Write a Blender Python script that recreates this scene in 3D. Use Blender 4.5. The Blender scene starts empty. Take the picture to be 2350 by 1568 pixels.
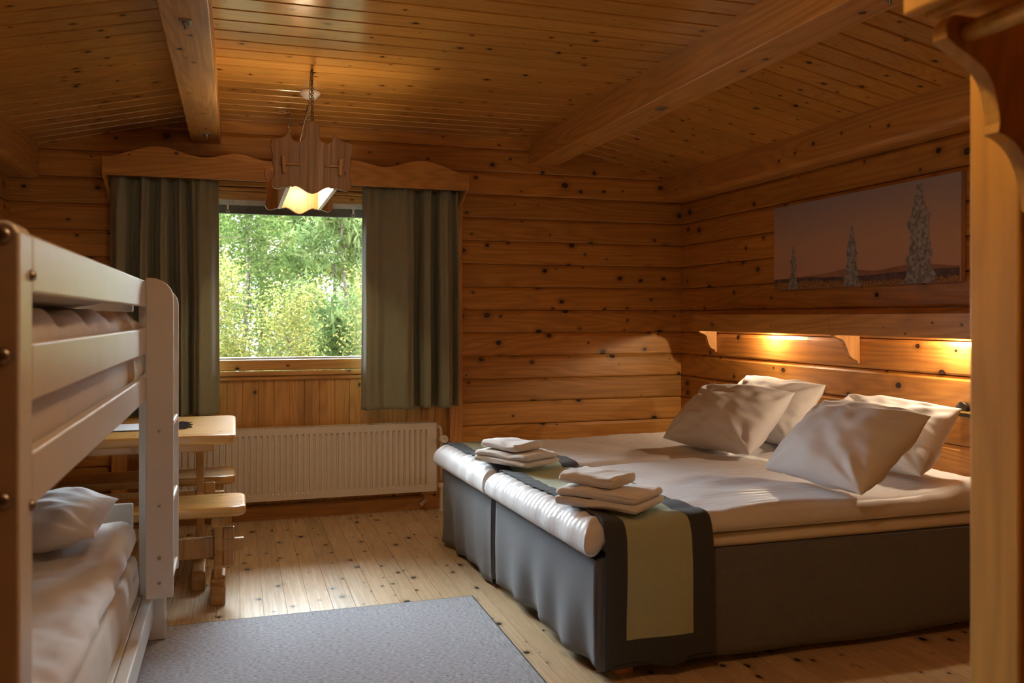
import bpy, bmesh, math, random
from mathutils import Vector, Matrix, noise as mnoise
random.seed(7)
PI = math.pi
scn = bpy.context.scene
COL = scn.collection

# ------------------------------------------------------------------ helpers
def nz(x, y, z=0.0, s=1.0):
    return mnoise.noise(Vector((x*s, y*s, z*s)))

class MB:
    """collects verts / faces and links them as ONE mesh object"""
    def __init__(self):
        self.v = []; self.f = []; self.m = []
    def add(self, verts, faces, mi=0):
        b = len(self.v)
        self.v += [tuple(p) for p in verts]
        for fc in faces:
            self.f.append(tuple(b+i for i in fc)); self.m.append(mi)
        return self
    def box(self, x0, x1, y0, y1, z0, z1, mi=0):
        v = [(x0,y0,z0),(x1,y0,z0),(x1,y1,z0),(x0,y1,z0),(x0,y0,z1),(x1,y0,z1),(x1,y1,z1),(x0,y1,z1)]
        return self.add(v, [(0,3,2,1),(4,5,6,7),(0,1,5,4),(1,2,6,5),(2,3,7,6),(3,0,4,7)], mi)
    def prism(self, poly, axis, a, b, mi=0):
        """extrude a closed 2D polygon along axis from a to b. axis 'x': poly=(y,z); 'y': (x,z); 'z': (x,y)"""
        def P(p, t):
            return {'x': (t,p[0],p[1]), 'y': (p[0],t,p[1]), 'z': (p[0],p[1],t)}[axis]
        n = len(poly)
        v = [P(p,a) for p in poly] + [P(p,b) for p in poly]
        f = [tuple(range(n-1,-1,-1)), tuple(range(n,2*n))]
        f += [(i,(i+1)%n,n+(i+1)%n,n+i) for i in range(n)]
        return self.add(v, f, mi)
    def sheet(self, prof, axis, a, b, mi=0, segs=1):
        """extrude an open 2D polyline"""
        def P(p, t):
            return {'x': (t,p[0],p[1]), 'y': (p[0],t,p[1]), 'z': (p[0],p[1],t)}[axis]
        n = len(prof); v = []; f = []
        for k in range(segs+1):
            t = a+(b-a)*k/segs
            v += [P(p,t) for p in prof]
        for k in range(segs):
            for i in range(n-1):
                f.append((k*n+i, k*n+i+1, (k+1)*n+i+1, (k+1)*n+i))
        return self.add(v, f, mi)
    def tube(self, pts, r, seg=10, mi=0, closed=False):
        pts = [Vector(p) for p in pts]; n = len(pts)
        rs = r if isinstance(r, (list, tuple)) else [r]*n
        v = []; f = []
        for i, p in enumerate(pts):
            if closed: d = pts[(i+1)%n]-pts[i-1]
            else: d = pts[min(i+1,n-1)]-pts[max(i-1,0)]
            d.normalize()
            up = Vector((0,0,1)) if abs(d.z) < .9 else Vector((1,0,0))
            s = d.cross(up).normalized(); u = s.cross(d).normalized()
            for k in range(seg):
                a = 2*PI*k/seg
                v.append(p + (s*math.cos(a)+u*math.sin(a))*rs[i])
        m = n if closed else n-1
        for i in range(m):
            j = (i+1)%n
            for k in range(seg):
                k2 = (k+1)%seg
                f.append((i*seg+k, i*seg+k2, j*seg+k2, j*seg+k))
        if not closed:
            f.append(tuple(range(seg-1,-1,-1))); f.append(tuple((n-1)*seg+k for k in range(seg)))
        return self.add(v, f, mi)
    def lathe(self, prof, center, axis='z', seg=28, mi=0):
        """prof: list of (radius, height)"""
        cx, cy, cz = center; v = []; f = []; n = len(prof)
        for r, h in prof:
            for k in range(seg):
                a = 2*PI*k/seg; c, s = r*math.cos(a), r*math.sin(a)
                v.append({'z': (cx+c,cy+s,cz+h), 'x': (cx+h,cy+c,cz+s), 'y': (cx+c,cy+h,cz+s)}[axis])
        for i in range(n-1):
            for k in range(seg):
                k2 = (k+1)%seg
                f.append((i*seg+k, i*seg+k2, (i+1)*seg+k2, (i+1)*seg+k))
        f.append(tuple(range(seg-1,-1,-1))); f.append(tuple((n-1)*seg+k for k in range(seg)))
        return self.add(v, f, mi)
    def build(self, name, mat, parent=None, smooth=False, bevel=0.0, bseg=2, solid=0.0, subsurf=0, recalc=True, angle=None):
        me = bpy.data.meshes.new(name)
        me.from_pydata(self.v, [], self.f)
        mats = mat if isinstance(mat, (list, tuple)) else [mat]
        for m in mats: me.materials.append(m)
        me.polygons.foreach_set('material_index', self.m)
        if recalc:
            bm = bmesh.new(); bm.from_mesh(me)
            bmesh.ops.recalc_face_normals(bm, faces=bm.faces)
            bm.to_mesh(me); bm.free()
        if smooth:
            me.polygons.foreach_set('use_smooth', [True]*len(me.polygons))
        me.update()
        o = bpy.data.objects.new(name, me); COL.objects.link(o)
        if parent is not None:
            o.parent = parent
            o.matrix_parent_inverse = parent.matrix_basis.inverted()
        if bevel > 0:
            b = o.modifiers.new('bevel','BEVEL'); b.width = bevel; b.segments = bseg; b.limit_method = 'ANGLE'; b.angle_limit = math.radians(35)
            b.harden_normals = False
        if solid > 0:
            s = o.modifiers.new('solid','SOLIDIFY'); s.thickness = solid; s.offset = 0
        if subsurf:
            s = o.modifiers.new('sub','SUBSURF'); s.levels = subsurf; s.render_levels = subsurf
        return o

def tag(o, label=None, cat=None, group=None, kind=None):
    if label: o['label'] = label
    if cat: o['category'] = cat
    if group: o['group'] = group
    if kind: o['kind'] = kind
    return o
def empty(name, loc, label=None, cat=None, group=None, kind=None):
    o = bpy.data.objects.new(name, None); COL.objects.link(o)
    o.location = loc; o.empty_display_size = .1
    return tag(o, label, cat, group, kind)
def copy_tree(o, loc, parent=None):
    c = o.copy(); COL.objects.link(c)
    if parent is None: c.location = loc
    else:
        c.parent = parent; c.matrix_parent_inverse = o.matrix_parent_inverse.copy()
    for ch in list(o.children): copy_tree(ch, None, c)
    return c

# ------------------------------------------------------------------ materials
def newmat(name):
    m = bpy.data.materials.new(name); m.use_nodes = True
    nt = m.node_tree; nt.nodes.clear()
    out = nt.nodes.new('ShaderNodeOutputMaterial')
    b = nt.nodes.new('ShaderNodeBsdfPrincipled')
    nt.links.new(b.outputs[0], out.inputs[0])
    return m, nt, b, out
def N(nt, t, **kw):
    n = nt.nodes.new(t)
    for k, v in kw.items():
        if hasattr(n, k): setattr(n, k, v)
    return n
def math_(nt, op, a, b=None, c=None, clamp=False):
    n = nt.nodes.new('ShaderNodeMath'); n.operation = op; n.use_clamp = clamp
    for i, x in enumerate((a, b, c)):
        if x is None: continue
        if isinstance(x, (int, float)): n.inputs[i].default_value = x
        else: nt.links.new(x, n.inputs[i])
    return n.outputs[0]
def comb(nt, x, y, z):
    n = nt.nodes.new('ShaderNodeCombineXYZ')
    for i, q in enumerate((x, y, z)):
        if isinstance(q, (int, float)): n.inputs[i].default_value = q
        else: nt.links.new(q, n.inputs[i])
    return n.outputs[0]
def mix(nt, fac, a, b, mode='MIX'):
    n = nt.nodes.new('ShaderNodeMix'); n.data_type = 'RGBA'; n.blend_type = mode
    for s, q in ((n.inputs[0], fac), (n.inputs[6], a), (n.inputs[7], b)):
        if isinstance(q, (int, float)): s.default_value = q
        elif isinstance(q, tuple): s.default_value = q if len(q) == 4 else q+(1,)
        else: nt.links.new(q, s)
    return n.outputs[2]
def mapr(nt, x, a, b, c, d, smooth=True):
    n = nt.nodes.new('ShaderNodeMapRange'); n.interpolation_type = 'SMOOTHSTEP' if smooth else 'LINEAR'
    nt.links.new(x, n.inputs[0])
    for i, q in enumerate((a, b, c, d)):
        if isinstance(q, (int, float)): n.inputs[i+1].default_value = q
        else: nt.links.new(q, n.inputs[i+1])
    return n.outputs[0]
def noise_(nt, vec, scale, detail=2.0, rough=.5, dist=0.0):
    n = nt.nodes.new('ShaderNodeTexNoise'); n.inputs['Scale'].default_value = scale
    n.inputs['Detail'].default_value = detail; n.inputs['Roughness'].default_value = rough
    n.inputs['Distortion'].default_value = dist
    if vec is not None: nt.links.new(vec, n.inputs['Vector'])
    return n.outputs[0]
def bump(nt, b, h, strength=.2, dist=.01):
    n = nt.nodes.new('ShaderNodeBump'); n.inputs['Strength'].default_value = strength; n.inputs['Distance'].default_value = dist
    nt.links.new(h, n.inputs['Height']); nt.links.new(n.outputs[0], b.inputs['Normal'])

def pine(name, light, dark, L='x', W='z', pitch=.158, off=0.0, rough=.38, knots=1.0, cell=.16, kr=.085, var=.16, grain=1.0, coat=0.0, spec=.5):
    """knotty pine boards. L: axis along the grain, W: axis across the boards"""
    m, nt, b, out = newmat(name)
    tc = N(nt, 'ShaderNodeTexCoord'); sp = N(nt, 'ShaderNodeSeparateXYZ'); nt.links.new(tc.outputs['Object'], sp.inputs[0])
    ax = {'x': 0, 'y': 1, 'z': 2}; l = sp.outputs[ax[L]]; w = sp.outputs[ax[W]]; d = sp.outputs[3-ax[L]-ax[W]]
    row = math_(nt, 'FLOOR', math_(nt, 'DIVIDE', math_(nt, 'SUBTRACT', w, off), pitch))
    wn = N(nt, 'ShaderNodeTexWhiteNoise'); wn.noise_dimensions = '1D'; nt.links.new(row, wn.inputs['W'])
    r = wn.outputs[0]
    l2 = math_(nt, 'MULTIPLY_ADD', r, 23.7, l); d2 = math_(nt, 'MULTIPLY_ADD', r, 5.3, d)
    # fine straight grain
    g1 = noise_(nt, comb(nt, math_(nt,'MULTIPLY',l2,2.2), math_(nt,'MULTIPLY',w,75.), math_(nt,'MULTIPLY',d2,75.)), 1.0, 3.0, .6)
    # cathedral rings
    n2 = noise_(nt, comb(nt, math_(nt,'MULTIPLY',l2,.55), math_(nt,'MULTIPLY',w,5.5), math_(nt,'MULTIPLY',d2,5.5)), 1.0, 1.5, .45)
    ring = math_(nt, 'PINGPONG', math_(nt, 'MULTIPLY', n2, 15.0), .5)
    ringm = mapr(nt, ring, .0, .42, 0.0, 1.0)
    # knots
    vo = N(nt, 'ShaderNodeTexVoronoi'); vo.voronoi_dimensions = '2D'; vo.feature = 'F1'
    vo.inputs['Scale'].default_value = 1.0; vo.inputs['Randomness'].default_value = 1.0
    wob = noise_(nt, comb(nt, math_(nt,'MULTIPLY',l2,30.), math_(nt,'MULTIPLY',w,30.), 0.0), 1.0, 2.0)
    wobs = math_(nt, 'MULTIPLY', math_(nt, 'SUBTRACT', wob, .5), .06)
    nt.links.new(comb(nt, math_(nt,'ADD',math_(nt,'MULTIPLY',l2,.78/cell),wobs), math_(nt,'ADD',math_(nt,'MULTIPLY',w,1/cell),wobs), 0.0), vo.inputs['Vector'])
    sc = N(nt, 'ShaderNodeSeparateColor'); nt.links.new(vo.outputs['Color'], sc.inputs[0])
    rad = math_(nt, 'MULTIPLY', math_(nt, 'POWER', sc.outputs[0], 1.3), kr)
    rad = math_(nt, 'MULTIPLY_ADD', rad, 1.0, .012)
    on = math_(nt, 'GREATER_THAN', sc.outputs[1], 1.0-.62*knots)
    q = math_(nt, 'DIVIDE', vo.outputs['Distance'], rad)
    core = math_(nt, 'MULTIPLY', mapr(nt, q, .75, 1.08, 1.0, 0.0), on)
    eye = math_(nt, 'MULTIPLY', mapr(nt, q, .2, .65, 1.0, 0.0), math_(nt,'GREATER_THAN',sc.outputs[2],.45))
    halo = math_(nt, 'MULTIPLY', mapr(nt, q, .9, 3.0, .55, 0.0), on)
    c = mix(nt, mapr(nt, g1, .3, .75, 0.0, .75*grain), light, dark)
    c = mix(nt, math_(nt, 'MULTIPLY', math_(nt,'SUBTRACT',1.0,ringm), .38*grain), c, tuple(x*.62 for x in dark))
    c = mix(nt, halo, c, tuple(x*.55 for x in dark))
    vary = math_(nt, 'MULTIPLY_ADD', math_(nt,'SUBTRACT',r,.5), 2*var, 1.0)
    vm = N(nt, 'ShaderNodeVectorMath'); vm.operation = 'SCALE'; nt.links.new(c, vm.inputs[0]); nt.links.new(vary, vm.inputs['Scale'])
    c = mix(nt, core, vm.outputs[0], mix(nt, math_(nt,'MULTIPLY',eye,.5), (.022,.012,.006), tuple(x*.45 for x in dark)))
    nt.links.new(c, b.inputs['Base Color'])
    nt.links.new(mapr(nt, g1, .3, .8, rough*.85, rough*1.15, False), b.inputs['Roughness'])
    b.inputs['Specular IOR Level'].default_value = spec
    if coat: b.inputs['Coat Weight'].default_value = coat; b.inputs['Coat Roughness'].default_value = .12
    bump(nt, b, math_(nt,'SUBTRACT',g1,math_(nt,'MULTIPLY',core,.6)), .12 if rough > .2 else .05, .002)
    return m
def plain(name, color, rough=.5, spec=.5, metal=0.0, ns=0.0, nscale=30.0, b_s=0.0, b_scale=200., var=.15, sheen=0.0):
    m, nt, b, out = newmat(name)
    tc = N(nt, 'ShaderNodeTexCoord')
    n = noise_(nt, tc.outputs['Object'], nscale, 3.0)
    c = mix(nt, mapr(nt, n, .3, .7, 0.0, 1.0), tuple(x*(1-var) for x in color), tuple(min(1,x*(1+var*.6)) for x in color))
    nt.links.new(c, b.inputs['Base Color']); b.inputs['Roughness'].default_value = rough
    b.inputs['Metallic'].default_value = metal; b.inputs['Specular IOR Level'].default_value = spec
    if sheen: b.inputs['Sheen Weight'].default_value = sheen
    if b_s: bump(nt, b, noise_(nt, tc.outputs['Object'], b_scale, 2.0), b_s, .003)
    return m
def fabric(name, color, rough=.9, pitch=.003, var=.12, bs=.25, sheen=.1, stripe=None, trans=0.0, folds=0.0, fscale=7.0):
    m, nt, b, out = newmat(name)
    tc = N(nt, 'ShaderNodeTexCoord'); sp = N(nt, 'ShaderNodeSeparateXYZ'); nt.links.new(tc.outputs['Object'], sp.inputs[0])
    k = 2*PI/pitch
    wv = math_(nt,'MULTIPLY', math_(nt,'SINE',math_(nt,'MULTIPLY',math_(nt,'ADD',sp.outputs[0],sp.outputs[1]),k)), math_(nt,'SINE',math_(nt,'MULTIPLY',sp.outputs[2] if not stripe else math_(nt,'SUBTRACT',sp.outputs[0],sp.outputs[1]),k)))
    n = noise_(nt, tc.outputs['Object'], 140., 3.0, .7)
    h = math_(nt,'MULTIPLY_ADD', wv, .35, n)
    c = mix(nt, mapr(nt, h, .1, .9, 0.0, 1.0), tuple(x*(1-var) for x in color), tuple(min(1,x*(1+var)) for x in color))
    if stripe:
        st = math_(nt,'SINE',math_(nt,'MULTIPLY',sp.outputs[1],2*PI/stripe))
        s2 = mapr(nt, st, -.25, .25, 0.0, 1.0)
        c = mix(nt, math_(nt,'MULTIPLY',s2,.5), c, tuple(x*.86 for x in color))
        nt.links.new(mapr(nt, s2, 0., 1., .42, .75, False), b.inputs['Roughness'])
    else: b.inputs['Roughness'].default_value = rough
    nt.links.new(c, b.inputs['Base Color'])
    b.inputs['Specular IOR Level'].default_value = .3
    b.inputs['Sheen Weight'].default_value = sheen
    hh = h
    if folds:
        fn = noise_(nt, tc.outputs['Object'], fscale, 3.0, .55, .8)
        hh = math_(nt,'MULTIPLY_ADD', fn, folds, math_(nt,'MULTIPLY',h,.02))
        bump(nt, b, hh, .55, .05)
    else: bump(nt, b, h, bs, .001)
    return m

WL = (.57,.278,.062); WD = (.42,.175,.036)          # old varnished pine of walls and ceiling
M = {}
JZ = 1.328 % .158
M['wall_x'] = pine('pine_wall_back', WL, WD, 'x', 'z', .158, JZ, .42, 1.25, .15, .125)
M['wall_y'] = pine('pine_wall_side', WL, WD, 'y', 'z', .158, JZ, .42, 1.25, .15, .125)
M['wains'] = pine('pine_wainscot', (.62,.325,.095), (.50,.235,.055), 'z', 'x', .095, .0, .4, .8, .13, .06)
M['ceil'] = pine('pine_ceiling', (.59,.302,.070), (.45,.195,.042), 'x', 'y', .1355, .0, .17, 1.0, .125, .08, .12, .6, 0.0, .6)
M['beam'] = pine('pine_beam', (.62,.33,.10), (.48,.225,.058), 'y', 'x', .3, .11, .42, .75, .15, .07, .06)
M['trim_x'] = pine('pine_trim_long', (.60,.31,.085), (.46,.21,.05), 'x', 'z', 3., -1., .4, .8, .14, .06, .04)
M['trim_y'] = pine('pine_trim_side', (.60,.305,.085), (.46,.205,.05), 'y', 'z', 3., -1., .4, .8, .14, .06, .04)
M['trim_z'] = pine('pine_trim_upright', (.66,.33,.105), (.56,.25,.07), 'z', 'x', 3., -1.3, .42, .45, .17, .05, .04)
M['post'] = pine('pine_post', (.77,.47,.10), (.69,.39,.07), 'z', 'y', 3., -1.3, .5, .6, .21, .05, .03)
M['floor'] = pine('pine_floor', (.64,.485,.30), (.57,.41,.225), 'y', 'x', .098, .02, .28, 1.3, .125, .115, .10, .36, 0.0, .5)
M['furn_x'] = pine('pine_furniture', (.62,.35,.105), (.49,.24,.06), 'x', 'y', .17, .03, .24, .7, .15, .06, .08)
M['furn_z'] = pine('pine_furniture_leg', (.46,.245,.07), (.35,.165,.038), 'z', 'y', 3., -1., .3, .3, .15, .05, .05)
M['lamp_wood'] = pine('pine_lamp', (.37,.17,.036), (.28,.115,.022), 'z', 'x', .06, .0, .38, .35, .12, .05, .10)
M['lamp_in'] = plain('pine_lamp_plain', (.66,.40,.17), .45, nscale=12)
M['white'] = plain('white_paint', (.72,.71,.67), .32, .5, var=.03, nscale=6)
M['rad'] = plain('radiator_enamel', (.74,.68,.60), .38, .5, var=.02)
M['metal'] = plain('dull_metal', (.42,.40,.37), .38, .5, 1.0, var=.2)
M['dark_metal'] = plain('dark_metal', (.035,.03,.025), .4, .5, .6)
M['chain'] = plain('bronze_chain', (.10,.06,.03), .5, .5, .7)
M['brass'] = plain('brass', (.55,.38,.12), .3, .5, 1.0)
M['plastic'] = plain('white_plastic', (.75,.72,.66), .45, var=.03)
M['pillow'] = fabric('white_pillow_cotton', (.77,.76,.77), .85, .0025, .03, .1, .1)
M['duvet'] = fabric('white_satin_stripe', (.78,.78,.80), .7, .0025, .03, .1, .05, stripe=.036)
M['linen'] = fabric('white_linen', (.76,.74,.72), .85, .0025, .03, .1, .1)
M['topper'] = fabric('cream_topper_cloth', (.74,.69,.60), .9, .003, .04, .15)
M['matt'] = fabric('mattress_ticking', (.66,.60,.52), .9, .004, .06, .2)
M['skirt'] = fabric('grey_skirt_fabric', (.135,.142,.16), .92, .0026, .22, .3, .15)
M['run_dark'] = fabric('charcoal_border', (.050,.055,.064), .92, .0026, .2, .3, .1)
M['run_green'] = fabric('sage_green_linen', (.385,.43,.30), .92, .0028, .14, .3, .1)
M['towel'] = fabric('white_terry', (.77,.74,.70), 1.0, .004, .06, .8, .3)
M['curtain'] = fabric('olive_curtain', (.265,.268,.185), .9, .0032, .16, .3, .15)
M['mat_cloth'] = fabric('pale_blue_cloth', (.62,.66,.72), .9, .004, .08, .4)
M['fringe'] = fabric('dark_blue_fringe', (.05,.06,.09), .9, .004, .2, .3)
M['blind'] = plain('grey_blind', (.12,.125,.12), .5)
M['alu'] = plain('pale_window_seal', (.62,.63,.62), .45)
M['bark'] = plain('bark', (.16,.13,.105), .9, var=.5, nscale=9, b_s=.5, b_scale=40)
M['soil'] = plain('forest_floor', (.09,.085,.04), .95, var=.4, nscale=2)

def leafmat(name, cols, tr=.5):
    m, nt, b, out = newmat(name)
    g = N(nt, 'ShaderNodeNewGeometry'); cr = N(nt, 'ShaderNodeValToRGB')
    nt.links.new(g.outputs['Random Per Island'], cr.inputs[0])
    e = cr.color_ramp.elements
    while len(e) < len(cols): e.new(.5)
    for i, c in enumerate(cols): e[i].position = i/(len(cols)-1); e[i].color = c+(1,)
    d = N(nt, 'ShaderNodeBsdfDiffuse'); t = N(nt, 'ShaderNodeBsdfTranslucent'); mx = N(nt, 'ShaderNodeMixShader')
    mx.inputs[0].default_value = tr
    nt.links.new(cr.outputs[0], d.inputs[0]); nt.links.new(cr.outputs[0], t.inputs[0])
    nt.links.new(d.outputs[0], mx.inputs[1]); nt.links.new(t.outputs[0], mx.inputs[2]); nt.links.new(mx.outputs[0], out.inputs[0])
    return m
M['leaf_yellow'] = leafmat('leaves_yellow_green', [(.085,.11,.03),(.20,.21,.06),(.42,.37,.13),(.14,.18,.045)])
M['leaf_green'] = leafmat('leaves_green', [(.045,.08,.025),(.10,.155,.042),(.20,.245,.085),(.065,.11,.03)])
M['leaf_pale'] = leafmat('leaves_pale_green', [(.085,.14,.05),(.17,.24,.09),(.29,.35,.15),(.12,.19,.06)])
M['needles'] = leafmat('needles_dark', [(.03,.045,.02),(.05,.07,.03),(.04,.06,.03)], .25)

def glass():
    m, nt, b, out = newmat('window_glass')
    nt.nodes.remove(b)
    t = N(nt,'ShaderNodeBsdfTransparent'); g = N(nt,'ShaderNodeBsdfGlossy'); mx = N(nt,'ShaderNodeMixShader'); fr = N(nt,'ShaderNodeFresnel')
    t.inputs[0].default_value = (.95,.97,.96,1); g.inputs['Roughness'].default_value = .02; fr.inputs[0].default_value = 1.45
    nt.links.new(fr.outputs[0], mx.inputs[0]); nt.links.new(t.outputs[0], mx.inputs[1]); nt.links.new(g.outputs[0], mx.inputs[2]); nt.links.new(mx.outputs[0], out.inputs[0])
    return m
M['glass'] = glass()

def rugmat():
    m, nt, b, out = newmat('grey_blue_woven_rug')
    tc = N(nt,'ShaderNodeTexCoord'); sp = N(nt,'ShaderNodeSeparateXYZ'); nt.links.new(tc.outputs['Object'], sp.inputs[0])
    x, y = sp.outputs[0], sp.outputs[1]
    edge = math_(nt,'MINIMUM', math_(nt,'SUBTRACT',.792,math_(nt,'ABSOLUTE',x)), math_(nt,'SUBTRACT',1.16,math_(nt,'ABSOLUTE',y)))
    border = math_(nt,'LESS_THAN', edge, .055)
    px = .0065
    sx = math_(nt,'SINE',math_(nt,'MULTIPLY',x,2*PI/px)); sy = math_(nt,'SINE',math_(nt,'MULTIPLY',y,2*PI/(px*1.25)))
    wv = math_(nt,'MULTIPLY',sx,sy)
    n = noise_(nt, comb(nt, math_(nt,'MULTIPLY',x,60.), math_(nt,'MULTIPLY',y,160.), 0.), 1.0, 3.0, .7)
    nb = noise_(nt, comb(nt, math_(nt,'MULTIPLY',x,260.), math_(nt,'MULTIPLY',y,14.), 0.), 1.0, 3.0, .7)
    h = math_(nt,'MULTIPLY_ADD', wv, .28, n)
    c1 = mix(nt, mapr(nt, h, .22, .72, 0., 1.), (.12,.125,.15), (.62,.63,.69))
    c2 = mix(nt, mapr(nt, nb, .3, .7, 0., 1.), (.24,.25,.28), (.54,.56,.60))
    c = mix(nt, border, c1, c2)
    ln = math_(nt,'LESS_THAN', math_(nt,'ABSOLUTE',math_(nt,'SUBTRACT',edge,.003)), .004)
    c = mix(nt, ln, c, (.06,.07,.08))
    nt.links.new(c, b.inputs['Base Color']); b.inputs['Roughness'].default_value = .95; b.inputs['Specular IOR Level'].default_value = .15
    bump(nt, b, h, .5, .003)
    return m
M['rug'] = rugmat()
# light levels
LAMP_E, SHELF_E, HALL_E, SKY_E, SUN_E, EXPO = 20.0, 18.0, 20.0, 9.0, 80.0, -0.05
# ------------------------------------------------------------------ room shell
XL, XR, YB, YF = -1.26, 3.127, 5.75, -3.6
ZC = 2.507                       # flat middle of the ceiling
def zceil(x):
    if x > 1.985: return ZC - .2055*(x-1.985)
    if x < -.17: return ZC - .225*(-.17-x)
    return ZC
def logprof(w0, w1, joints, face, into, ch=.022, dp=.010, gap=.003, gd=.020, flip=False, bow=.0):
    pr = [(w0, 0)]
    for j in joints:
        if j <= w0+.02 or j >= w1-.02: continue
        pr += [(j-ch, 0), (j-gap, dp), (j-gap*.6, gd), (j+gap*.6, gd), (j+gap, dp*.5), (j+ch*.55, 0)]
    pr.append((w1, 0))
    out = [(face+into*d, w) for w, d in pr]
    return [(b, a) for a, b in out] if flip else out
ZJ = [JZ + .158*k for k in range(20)]
def struct(o, label=None):
    o['kind'] = 'structure'
    if label: o['label'] = label
    return o

b = MB(); b.sheet(logprof(YF-.1, 6.0, [0], 0, 1, flip=True), 'x', XL-.1, XR+.1)
fl = MB(); fj = [.02+.098*k for k in range(-14, 34)]
fl.sheet(logprof(XL-.2, XR+.2, fj, 0, -1, .0014, .0007, .0007, .004, flip=True), 'y', YF-.2, 6.0)
fl.box(XL-.2, XR+.2, YF-.2, 6.0, -.12, -.006)
struct(fl.build('floor', M['floor'], recalc=False), 'pale knotty pine board floor')

# back wall: log sheets left, right of and above the window unit, and the body behind
w = MB(); pj = logprof(0, 2.6, ZJ, YB, 1)
for a, c in ((XL-.05, -.70), (1.455, XR+.05)): w.sheet(pj, 'x', a, c)
w.sheet(logprof(2.115, 2.6, ZJ, YB, 1), 'x', -.70, 1.455)
w.box(XL-.2, -.62, YB+.03, YB+.22, 0, 2.6); w.box(1.375, XR+.2, YB+.03, YB+.22, 0, 2.6)
w.box(-.62, 1.375, YB+.03, YB+.22, 2.07, 2.6); w.box(-.62, 1.375, YB+.03, YB+.22, -.1, .90)
w.box(-.70, -.615, YB, YB+.05, 0, 2.12); w.box(1.37, 1.455, YB, YB+.05, 0, 2.12)
struct(w.build('wall_back', M['wall_x'], recalc=False), 'knotty log wall with the window')
# boards under the window
w = MB(); xs = [-.62+.095*k for k in range(22)]
pr = logprof(-.63, 1.385, xs, YB+.004, 1, .004, .003, .0012, .006, flip=True)
w.sheet(pr, 'z', .05, .90)
struct(w.build('trim_4', M['wains']), 'upright pine boards below the window')

# right wall + wall-top log
w = MB(); w.sheet(logprof(0, 2.6, ZJ, XR, 1), 'y', 1.2, YB+.05)
w.box(XR+.03, XR+.22, 1.2, YB+.2, 0, 2.6)
wr = struct(w.build('wall_right', M['wall_y'], recalc=False), 'knotty log wall behind the bed heads')
w = MB(); w.prism([(2.99,2.126),(2.985,2.14),(2.985,2.31),(XR+.02,2.31),(XR+.02,2.116),(3.01,2.116)], 'y', 1.2, YB-.001)
struct(w.build('trim_1', M['trim_y'], bevel=.004), 'thick log along the top of the right wall')
# left wall + log
w = MB(); w.sheet(logprof(0, 2.6, ZJ, XL, -1), 'y', YF-.1, YB+.05)
w.box(XL-.22, XL-.03, YF-.2, YB+.2, 0, 2.6)
struct(w.build('wall_left', M['wall_y'], recalc=False), 'log wall behind the bunk bed')
w = MB(); w.prism([(XL-.02,2.10),(-1.165,2.097),(-1.116,2.10),(-1.108,2.12),(-1.108,2.31),(XL-.02,2.31)], 'y', YF, YB-.001)
struct(w.build('trim_2', M['trim_y'], bevel=.006), 'thick log along the top of the left wall')
# wall behind the camera, partition on the right with the post at its end
w = MB(); w.box(XL-.2, 1.40, YF-.2, YF, 0, 2.6)
struct(w.build('wall_front', M['wall_x']))
w = MB(); w.box(1.26, 1.40, YF, 1.11, 0, 2.6); w.box(1.40, XR+.2, 1.08, 1.20, 0, 2.6)
struct(w.build('wall_partition', M['wall_y']))
w = MB(); w.box(1.225, 1.42, 1.112, 1.217, 0, 2.56)
struct(w.build('trim_3', M['post'], bevel=.006, bseg=3), 'bright pine post at the end of the partition')

# ceiling: flat middle, two slopes, boards across the room
YJ = [-3.6575+.1355*k for k in range(76)]
c = MB(); pc = logprof(YF-.1, YB+.03, YJ, 0, 1, .011, .008, .004, .014, flip=True)
def slope(x0, x1):
    n = len(pc); v = []; f = []
    for x in (x0, x1):
        v += [(x, y, zceil(x)+z) for y, z in pc]
    for i in range(n-1): f.append((i, n+i, n+i+1, i+1))
    c.add(v, f)
slope(-.17, 1.985); slope(1.985, XR+.05); slope(XL-.05, -.17)
c.box(XL-.35, XR+.35, YF-.3, 6.15, 2.58, 2.72)  # unseen slab over the boards, added to block light leaks
struct(c.build('ceiling', M['ceil'], recalc=False), 'pine board ceiling with a flat middle and sloping sides')

def bolt_plate(x, y, z, parent):
    p = MB(); p.box(x-.022, x+.022, y-.03, y+.03, z-.005, z)
    p.lathe([(.012,-.016),(.013,-.014),(.013,-.005)], (x, y, z), 'z', 6)
    p.lathe([(.006,-.032),(.006,-.014)], (x, y, z), 'z', 10)
    o = p.build('bolt_plate', M['metal'], parent, bevel=.001); o['label'] = 'grey metal bolt plate'
w = MB(); w.box(1.949, 2.140, YF, YB, 2.335, 2.56)
bm1 = struct(w.build('ceiling_beam', M['beam'], bevel=.005), 'ceiling beam above the double bed')
w = MB(); w.box(-.259, -.087, YF, YB, 2.360, 2.56)
bm2 = struct(w.build('ceiling_beam', M['beam'], bevel=.005), 'ceiling beam above the table')
bolt_plate(-.173, 3.40, 2.36, bm2); bolt_plate(-.16, 5.45, 2.36, bm2)
bolt_plate(2.05, 3.97, 2.335, bm1); bolt_plate(2.05, 2.36, 2.335, bm1)

# baseboard
w = MB(); w.prism([(YB-.022,0),(YB-.022,.075),(YB-.012,.09),(YB+.01,.09),(YB+.01,0)], 'x', -.62, 1.375)
w.prism([(YB-.015,0),(YB-.015,.05),(YB+.01,.055),(YB+.01,0)], 'x', 1.47, XR)
struct(w.build('baseboard_back', M['trim_x']))

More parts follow.
